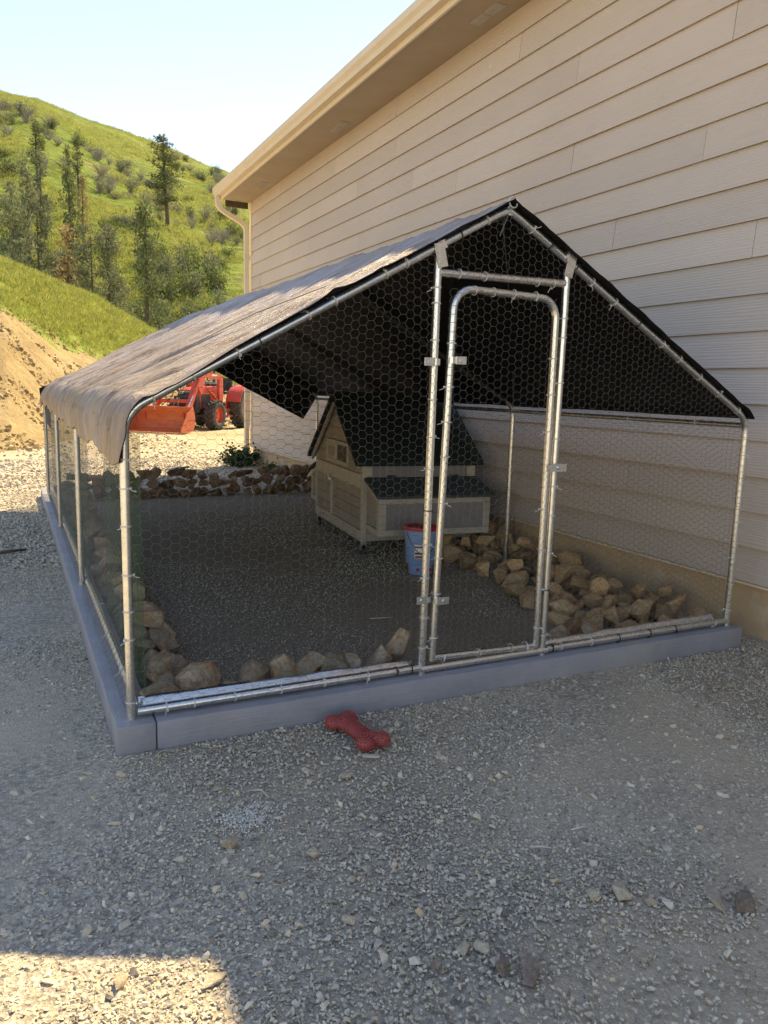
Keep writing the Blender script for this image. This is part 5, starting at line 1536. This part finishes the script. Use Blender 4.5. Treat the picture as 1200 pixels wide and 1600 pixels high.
def pine_meshes(seed, H, spread, dens, sparse_low=0.3, roundish=False):
    rnd = random.Random(seed)
    tb_ = MB()
    lean = Vector((rnd.uniform(-.03, .03), rnd.uniform(-.03, .03), 1))
    tp = [lean * (H * t) + Vector((0.06 * math.sin(t * 7 + seed), 0.06 * math.cos(t * 5 + seed), 0)) * H * 0.08 for t in (0, 0.15, 0.35, 0.55, 0.75, 0.92, 1.0)]
    R0 = H * 0.019
    tb_.tube(tp, [R0 * q for q in (1.25, 1, 0.85, 0.65, 0.42, 0.18, 0.05)], 7)
    V = []; F_ = []
    nl = int(34 * dens)
    for i in range(nl):
        t = sparse_low + (1 - sparse_low) * (i + rnd.random()) / nl
        if t > 0.99: continue
        kx = t * 6
        base = lean * (H * t)
        prof = math.sin(math.pi * min(1, (1 - t) / (1 - sparse_low) * 0.62 + 0.10)) if roundish else ((1 - t) / (1 - sparse_low)) ** 0.75
        L_ = H * spread * (0.14 + 0.95 * prof) * rnd.uniform(0.55, 1.15)
        az_ = rnd.uniform(0, 6.28)
        d = Vector((math.cos(az_), math.sin(az_), rnd.uniform(-0.15, 0.35)))
        tip = base + d * L_
        mid = base.lerp(tip, 0.5) + Vector((0, 0, -0.04 * L_))
        tb_.tube([base, mid, tip], [R0 * 0.3 * (1 - t) + 0.02, R0 * 0.18 * (1 - t) + 0.012, 0.008], 4, cap=False)
        nc = max(3, int(5 + L_ * 2.2))
        for c in range(nc):
            u = 0.30 + 0.72 * (c + rnd.random()) / nc
            cc = base.lerp(tip, min(u, 1)) + Vector((rnd.gauss(0, 1), rnd.gauss(0, 1), rnd.gauss(0.3, 0.7))) * 0.17 * L_ * 0.55
            cr = H * 0.030 * rnd.uniform(0.7, 1.3)
            for q in range(int(11 * dens)):
                dd = Vector((rnd.gauss(0, 1), rnd.gauss(0, 1), rnd.gauss(0.35, 0.8)))
                quad(V, F_, cc + dd * cr * 0.45, dd, H * 0.0055, H * 0.026 * rnd.uniform(0.7, 1.3), rnd)
    mt = tb_.mesh('pine_trunk', M['bark'], math.radians(60))
    cm = MB(); cm.v = [tuple(v) for v in V]; cm.f = F_; cm.m = [0] * len(F_)
    return mt, cm
PINES = {}
for nm, seed, sp, de, low, mat, rd in (('a', 1, 0.155, 1.25, 0.24, 'needle', True), ('b', 2, 0.17, 0.95, 0.22, 'needle2', False), ('c', 3, 0.125, 0.85, 0.35, 'needle', False), ('d', 4, 0.13, 0.8, 0.2, 'brownneedle', False), ('e', 5, 0.21, 1.15, 0.10, 'needle2', True), ('f', 6, 0.20, 1.1, 0.12, 'needle', False)):
    mt, cm = pine_meshes(seed, 10.0, sp, de, low, rd)
    PINES[nm] = (mt, cm.mesh('pine_crown', M[mat]))
def tree(kind, x, y, z, H, label, group, rz=0.0, wide=1.0):
    t = empty('pine_tree', (x, y, z), rz)
    s = H / 10.0
    t.scale = (s * wide, s * wide, s)
    link_mesh('trunk', PINES[kind][0], t); link_mesh('crown', PINES[kind][1], t)
    return tag(t, label, 'tree', group)
GH = 'pine trees on the hillside'; GV = 'trees standing in the hollow behind the mound'
def ht(kind, x, y, H, label, rz, wide=1.0): tree(kind, x, y, hill_h(x, y) - 0.2, H, label, GH, rz, wide)
ht('a', 19.8, 105.5, 11.2, 'tall dark full-crowned pine standing alone high on the hillside', 0.3, 1.2)
ht('c', 4.3, 106.2, 8.2, 'slim dark pine highest up the hill at the left', 1.0, 1.15)
ht('c', 7.1, 97.0, 8.0, 'thin bare-stemmed pine, left of the twin pair on the slope', 2.0, 0.8)
ht('c', 8.6, 102.7, 8.4, 'thin bare-stemmed pine, right of the twin pair on the slope', 3.0, 0.9)
ht('b', 3.8, 89.2, 8.8, 'broad grey-green pine on the lower slope at far left', 0.7, 1.1)
ht('d', 7.7, 88.2, 7.8, 'dying rust-brown pine below the twin thin pines', 1.7, 0.9)
def vt(kind, x, y, H, label, rz, wide=1.0): tree(kind, x, y, max(hill_h(x, y), 0.1) - 0.2, H, label, GV, rz, wide)
vt('f', 9.0, 56.0, 14.2, 'dark ragged pine behind the mound, nearest the tarp roof', 0.4, 0.72)
vt('d', 3.9, 60.0, 12.6, 'brown-needled dying pine behind the grassy mound', 2.4, 0.9)
vt('e', 5.6, 58.0, 12.2, 'grey-green pine right of the dying brown one behind the mound', 1.2, 0.6)
vt('b', 6.9, 60.0, 12.6, 'tall grey-green pine in the middle of the hollow', 4.0, 0.7)
vt('e', 2.2, 63.0, 13.4, 'grey-green tree left of the dying brown pine', 5.0, 0.55)
vt('e', 0.6, 60.0, 14.6, 'grey-green tree at the far left edge behind the mound', 3.3, 0.55)
vt('b', 1.6, 66.0, 15.4, 'taller pine behind the grey-green trees at far left', 0.2, 0.7)
vt('f', 5.0, 67.0, 14.6, 'dark pine behind the dying brown one', 2.9, 0.6)
vt('e', 11.2, 60.0, 6.2, 'round grey-green tree just right of the ragged dark pine', 1.9, 0.9)
vt('e', 8.0, 63.0, 8.2, 'round grey-green tree left of the ragged dark pine', 2.7, 0.8)

def bush_meshes(seed, leaves, mat, twiggy):
    rnd = random.Random(seed)
    V = []; F_ = []
    st = MB()
    for i in range(14 if not twiggy else 26):
        d = Vector((rnd.gauss(0, 0.55), rnd.gauss(0, 0.55), rnd.uniform(0.6, 1.0))).normalized()
        L_ = rnd.uniform(0.6, 1.05)
        b0 = Vector((rnd.uniform(-.12, .12), rnd.uniform(-.12, .12), 0))
        st.tube([b0, b0 + d * L_ * 0.5, b0 + d * L_ + Vector((rnd.uniform(-.08, .08), rnd.uniform(-.08, .08), 0))], [0.022, 0.014, 0.004], 4, cap=False)
        for q in range(leaves):
            u = rnd.uniform(0.35 if twiggy else 0.15, 1.05)
            c = b0 + d * L_ * u + Vector((rnd.gauss(0, 1), rnd.gauss(0, 1), rnd.gauss(0, 1))) * (0.10 if twiggy else 0.14)
            c.z = max(c.z, 0.02)
            dd = Vector((rnd.gauss(0, 1), rnd.gauss(0, 1), rnd.gauss(0.4, 0.8))) if not twiggy else d + Vector((rnd.gauss(0, .4), rnd.gauss(0, .4), rnd.gauss(0, .4)))
            quad(V, F_, c, dd, 0.010 if twiggy else 0.035, 0.22 if twiggy else 0.11, rnd)
    cm = MB(); cm.v = [tuple(v) for v in V]; cm.f = F_; cm.m = [0] * len(F_)
    return st.mesh('bush_stems', M['twig']), cm.mesh('bush_foliage', mat)
BUSH = [bush_meshes(41, 42, M['shrub'], False), bush_meshes(42, 46, M['needle2'], False), bush_meshes(43, 16, M['twig'], True), bush_meshes(44, 44, M['needle'], False)]
def bush(k, x, y, z, h, w, label, group, rz=0.0, name='shrub', cat='shrub'):
    t = empty(name, (x, y, z), rz)
    t.scale = (w, w, h)
    link_mesh('stems', BUSH[k][0], t); link_mesh('foliage', BUSH[k][1], t)
    return tag(t, label, cat, group)
rbs = random.Random(77)
hill_bush = [(1.6, 141.1, 2), (4.4, 142.2, 2), (7.2, 133.1, 2), (1.4, 129.3, 2), (1.3, 113.6, 3), (8.8, 124.7, 2), (17.3, 144.3, 2), (20.6, 149.4, 2), (17.3, 119.8, 2), (14.9, 117.9, 2), (40.4, 191.8, 3), (39.8, 176.1, 2), (44.3, 182.8, 3), (45.1, 177.2, 2), (36.6, 177.1, 3), (35.1, 144.6, 2), (46.4, 179.4, 0), (21.4, 107.7, 2), (14.4, 100.3, 2), (21.8, 121.6, 2), (20.3, 96.4, 2), (27.3, 106.9, 2), (25.1, 103.3, 2), (28.4, 109.7, 2), (10.6, 87.9, 1), (10.2, 90.0, 1), (1.2, 96.6, 1), (2.6, 92.5, 1), (1.5, 87.3, 3), (0.3, 86.1, 0),
             (15.6, 85.6, 0), (17.2, 85.3, 1), (19.2, 88.0, 0), (21.1, 88.6, 1), (23.8, 93.3, 0), (15.1, 81.4, 1), (19.0, 83.9, 0), (21.3, 86.2, 1), (13.5, 81.7, 3), (16.1, 79.9, 0), (35.8, 136.2, 2), (5.8, 117.4, 2), (13.0, 123.6, 2), (22.5, 143.8, 2), (0.7, 119.3, 3), (8.4, 131.5, 2), (13.4, 100.7, 2), (23.8, 109.2, 2), (14.0, 86.2, 1), (15.9, 89.1, 0), (21.3, 84.7, 0), (26.0, 98.7, 0), (13.2, 77.9, 1), (14.4, 77.7, 0), (17.5, 80.2, 1), (12.4, 72.0, 1), (14.0, 70.5, 0), (15.8, 73.0, 1), (11.6, 67.0, 0), (17.4, 75.0, 0), (19.4, 77.0, 1), (10.4, 70.0, 1), (13.2, 65.0, 1), (15.4, 67.0, 0), (0.8, 80.0, 1), (2.6, 78.0, 0), (4.6, 80.5, 1), (6.6, 79.0, 1), (-0.5, 92.0, 1), (9.2, 76.0, 1)]
rbx = random.Random(91)
while len(hill_bush) < 150:
    a_ = rbx.uniform(-1.5, 16); r_ = 72 + rbx.random() ** 1.2 * 125
    x, y = pol2(a_, r_)
    if fbm(x * 0.03, y * 0.03, 8.0, 3) < 0.02: continue
    hill_bush.append((round(x, 1), round(y, 1), rbx.choice((2, 2, 2, 3, 0, 1))))
cnt = {}
for i, (x, y, k) in enumerate(sorted(hill_bush, key=lambda b: math.atan2(b[0] - CAM.x, b[1] - CAM.y))):
    cnt[k] = cnt.get(k, 0) + 1
    d = math.hypot(x, y)
    big = d < 95 and k != 2
    h = rbs.uniform(2.2, 3.6) if big else rbs.uniform(0.9, 2.6)
    w = rbs.uniform(1.6, 2.6) if big else rbs.uniform(0.9, 2.3)
    lb = {2: 'bare grey twiggy shrub on the open slope, %s from the left', 0: 'leafy green shrub on the hillside, %s of its kind from the left', 1: 'grey-green leafy shrub on the lower hillside, %s from the left', 3: 'dark green shrub on the hillside, %s of its kind from the left'}[k] % ordinal(cnt[k])
    bush(k, x, y, hill_h(x, y) - 0.1, h, w, lb, 'shrubs on the hillside', rbs.uniform(0, 6.28))
# weeds by the house corner
def weed(name, x, y, h, w, n, seed, label):
    rnd = random.Random(seed)
    V = []; F_ = []; st = MB()
    for i in range(n):
        d = Vector((rnd.gauss(0, 0.6), rnd.gauss(0, 0.6), rnd.uniform(0.4, 1))).normalized()
        L_ = h * rnd.uniform(0.5, 1.1)
        st.tube([(0, 0, 0), d * L_ * 0.5, d * L_], [0.006, 0.005, 0.002], 4, cap=False)
        for q in range(16):
            u = rnd.uniform(0.2, 1.0)
            quad(V, F_, d * L_ * u + Vector((rnd.gauss(0, 1), rnd.gauss(0, 1), rnd.gauss(0, 1))) * 0.03, Vector((rnd.gauss(0, 1), rnd.gauss(0, 1), rnd.gauss(0.3, 0.8))), 0.016, 0.06, rnd)
    t = empty(name, (x, y, 0)); t.scale = (w, w, 1)
    st.build('stems', M['weed'], t)
    m_ = MB(); m_.v = [tuple(v) for v in V]; m_.f = F_; m_.m = [0] * len(F_)
    m_.build('leaves', M['weed'], t)
    return tag(t, label, 'weed')
weed('weed_plant', 2.98, 9.25, 0.38, 1.2, 80, 5, 'bushy green weed growing at the far house corner under the downspout')
weed('weed_plant', 3.12, 8.2, 0.20, 0.9, 14, 6, 'small green weed beside the foundation behind the rear rock wall')

# grass tufts on the mound, tussocks on the hill, clods on the cut bank, gravel everywhere
def tuft(seed, n, h, spread, mat):
    rnd = random.Random(seed); V = []; F_ = []
    for i in range(n):
        a = rnd.uniform(0, 6.28); r = spread * math.sqrt(rnd.random())
        b = Vector((r * math.cos(a), r * math.sin(a), -0.02))
        d = Vector((rnd.gauss(0, 0.35), rnd.gauss(0, 0.35), 1)).normalized()
        hh = h * rnd.uniform(0.5, 1.15); s = Vector((math.cos(a + 1.3), math.sin(a + 1.3), 0)) * h * 0.035
        k = len(V)
        V += [b - s, b + s, b + d * hh * 0.6 + s * 0.7, b + d * hh + Vector((rnd.gauss(0, 1), rnd.gauss(0, 1), 0)) * 0.08 * hh, b + d * hh * 0.6 - s * 0.7]
        F_.append((k, k + 1, k + 2, k + 3, k + 4))
    m_ = MB(); m_.v = [tuple(v) for v in V]; m_.f = F_; m_.m = [0] * len(F_)
    return m_.mesh('tuft', mat)
TUFTS = [tuft(s, 26, 0.17, 0.17, M['grassblade']) for s in (1, 2, 3)]
rng = np.random.default_rng(5)
pts = []
while len(pts) < 16000:
    a = rng.uniform(-14, 17); t = 9.5 + (rng.random() ** 0.8) * 14
    g = bank_attr(a, bank_rb(a) + t, 0, 0)
    x, y = pol2(a, bank_rb(a) + t)
    if t < 10.8 and rng.random() > (t - 9.2) / 1.6 + 0.3 * fbm(x, y, 2.0, 2): continue
    pts.append((x, y, bank_h(x, y)))
n = len(pts)
sc_ = rng.uniform(0.6, 1.5, n)
scatter('grass', pts, np.stack([rng.normal(0, .1, n), rng.normal(0, .1, n), rng.uniform(0, 6.28, n)], 1), np.stack([sc_ * 1.3, sc_ * 1.3, sc_], 1), rng.integers(0, 3, n), TUFTS, 'bright green spring grass covering the mound above the dirt bank', 'grass')
TUSS = [tuft(s, 16, 0.55, 0.45, M['grassblade']) for s in (7, 8)]
pts = []
while len(pts) < 14000:
    a = rng.uniform(-4, 18); r = 66 + rng.random() ** 1.3 * 150
    x, y = pol2(a, r)
    if fbm(x * 0.05, y * 0.05, 4.0, 3) < -0.12: continue
    pts.append((x, y, hill_h(x, y) - 0.05))
n = len(pts); sc_ = rng.uniform(0.5, 1.3, n)
scatter('hill_grass_tussocks', pts, np.stack([np.zeros(n), np.zeros(n), rng.uniform(0, 6.28, n)], 1), np.stack([sc_ * 1.4, sc_ * 1.4, sc_], 1), rng.integers(0, 2, n), TUSS, 'rough grass tussocks covering the hillside', 'grass')
CLODS = [rock_mesh('clod_%d' % k, 500 + k, M['clod'], 11, 0, 0, 0.8, 0) for k in range(4)]
pts = []; 
while len(pts) < 5200:
    a = rng.uniform(-12, 18); t = rng.uniform(-1.2, 10.3)
    x, y = pol2(a, bank_rb(a) + t)
    dn = fbm(x * 0.7, y * 0.7, 6.0, 3)
    if dn < (-0.1 if t < 5 else 0.12) and not (8.8 < t < 10.3 and rng.random() < 0.5): continue
    pts.append((x, y, max(bank_h(x, y), 0.0)))
n = len(pts); sc_ = 0.03 + 0.075 * rng.random(n) ** 3
scatter('bank_rubble', pts, rng.uniform(0, 6.28, (n, 3)), np.stack([sc_, sc_, sc_ * 0.8], 1), rng.integers(0, 4, n), CLODS, 'clods and rubble strewn over the cut dirt bank', 'rubble')

STONES = [rock_mesh('gravel_%d' % k, 700 + k, M['gravel'], 10, 0, 0, 0.62, 0) for k in range(8)]
def earth_at(x, y):
    d = 0.0
    for (cx, cy, rx, ry, w) in ((2.0, 3.0, 1.6, 3.0, 0.35), (1.9, -0.75, 1.1, 0.35, 0.22), (1.0, -0.55, 0.6, 0.25, 0.2), (1.25, -1.9, 0.62, 0.42, 1.0), (0.85, -1.55, 0.35, 0.22, 0.55), (0.45, -0.62, 0.25, 0.3, 0.4), (1.9, -1.0, 0.5, 0.25, 0.25), (3.0, -0.45, 0.5, 0.35, 0.6), (0.35, -1.25, 0.2, 0.1, 0.3), (-0.3, 0.6, 0.35, 0.4, 0.35)):
        d = max(d, w * math.exp(-(((x - cx) / rx) ** 2 + ((y - cy) / ry) ** 2)))
    return d
pts = []; scl = []
def gravel_zone(n, x0, x1, y0, y1, smin, smax, pw, cond=None):
    X = rng.uniform(x0, x1, n); Y = rng.uniform(y0, y1, n); S = smin + (smax - smin) * rng.random(n) ** pw
    for x, y, s in zip(X, Y, S):
        if x > 3.2 and y > -0.2 and x > WX - 0.02: continue
        if cond and not cond(x, y): continue
        if -0.06 < x < 3.05 and -0.065 < y < 0.08: continue
        if -0.06 < x < 0.08 and -0.06 < y < 6.56: continue
        e = earth_at(x, y)
        nv = noise.noise(Vector((x * 2.3, y * 2.3, 1.0)))
        if rng.random() < e * 0.95 + max(0, -nv - 0.05) * 1.1: continue
        z = 0.0
        pts.append((x, y, z + s * 0.28)); scl.append(s)
def infront(x, y):
    # the view wedge plus a margin to either side
    dx, dy = x - CAM.x, y - CAM.y
    f = dx * 0.4416 + dy * 0.8972; r = dx * 0.8972 - dy * 0.4416
    return f > 0.7 and abs(r) < 0.62 * f + 0.5
gravel_zone(190000, -1.2, 3.2, -2.2, 0.3, 0.0022, 0.0078, 2.0, infront)
gravel_zone(4000, -1.2, 3.2, -2.2, 0.3, 0.007, 0.018, 2.8, infront)
gravel_zone(36000, 0.08, 3.2, 0.1, 3.0, 0.0025, 0.0065, 2.1, infront)
gravel_zone(26000, -1.4, -0.06, 0.1, 3.0, 0.004, 0.0095, 1.8, infront)
gravel_zone(16000, 0.08, 3.2, 3.0, 6.2, 0.0035, 0.008, 2.0, infront)
gravel_zone(14000, -2.0, -0.06, 3.0, 7.0, 0.009, 0.018, 1.5, infront)
gravel_zone(7000, 0.0, 3.2, 6.2, 7.0, 0.009, 0.018, 1.5, infront)
gravel_zone(12000, -2.5, 5.0, 7.0, 11.0, 0.014, 0.030, 1.5, infront)
gravel_zone(3000, -3.0, 8.0, 11.0, 18.0, 0.02, 0.05, 2.0, infront)
n = len(pts); S = np.array(scl)
scatter('gravel', pts, rng.uniform(0, 6.28, (n, 3)) * np.array([0.25, 0.25, 1.0]) - np.array([0.78, 0.78, 0]), np.stack([S * rng.uniform(0.9, 1.5, n), S * rng.uniform(0.7, 1.1, n), S * rng.uniform(0.75, 1.25, n)], 1), rng.integers(0, 8, n), STONES, 'crushed grey gravel covering the yard and the run floor', 'gravel')
GRIT = [rock_mesh('grit_%d' % k, 800 + k, M['pale'], 9, 0, 0, 0.7, 0) for k in range(3)]
n = 700
gx = np.concatenate([0.235 + rng.normal(0, 0.045, n - 90), 0.20 + rng.normal(0, 0.09, 90)]); gy = np.concatenate([-0.625 + rng.normal(0, 0.04, n - 90), -0.64 + rng.normal(0, 0.07, 90)])
S = rng.uniform(0.0018, 0.0042, n)
scatter('white_grit', np.stack([gx, gy, np.full(n, 0.011) + rng.uniform(-.004, .004, n)], 1), rng.uniform(0, 6.28, (n, 3)), np.stack([S, S, S], 1), rng.integers(0, 3, n), GRIT, 'small spill of white grit on the gravel in front of the run', 'grit')
sm_ = MB().box((-0.5, -0.035, -0.025), (0.5, 0.035, 0.025)).mesh('straw_bit', M['straw'])
n = 260
sx = rng.uniform(-0.6, 3.0, n); sy = rng.uniform(-1.8, 4.5, n)
keep = ~((sx > -0.08) & (sx < 3.05) & (sy > -0.07) & (sy < 0.09)) & ~((sx > -0.08) & (sx < 0.09) & (sy > 0))
sx, sy = sx[keep], sy[keep]; n = len(sx)
S = rng.uniform(0.012, 0.04, n)
scatter('straw', np.stack([sx, sy, np.full(n, 0.013)], 1), np.stack([rng.normal(0, .1, n), rng.normal(0, .15, n), rng.uniform(0, 6.28, n)], 1), np.stack([S, np.full(n, 0.03), np.full(n, 0.03)], 1), np.zeros(n), [sm_], 'scattered bits of straw on the gravel', 'straw')
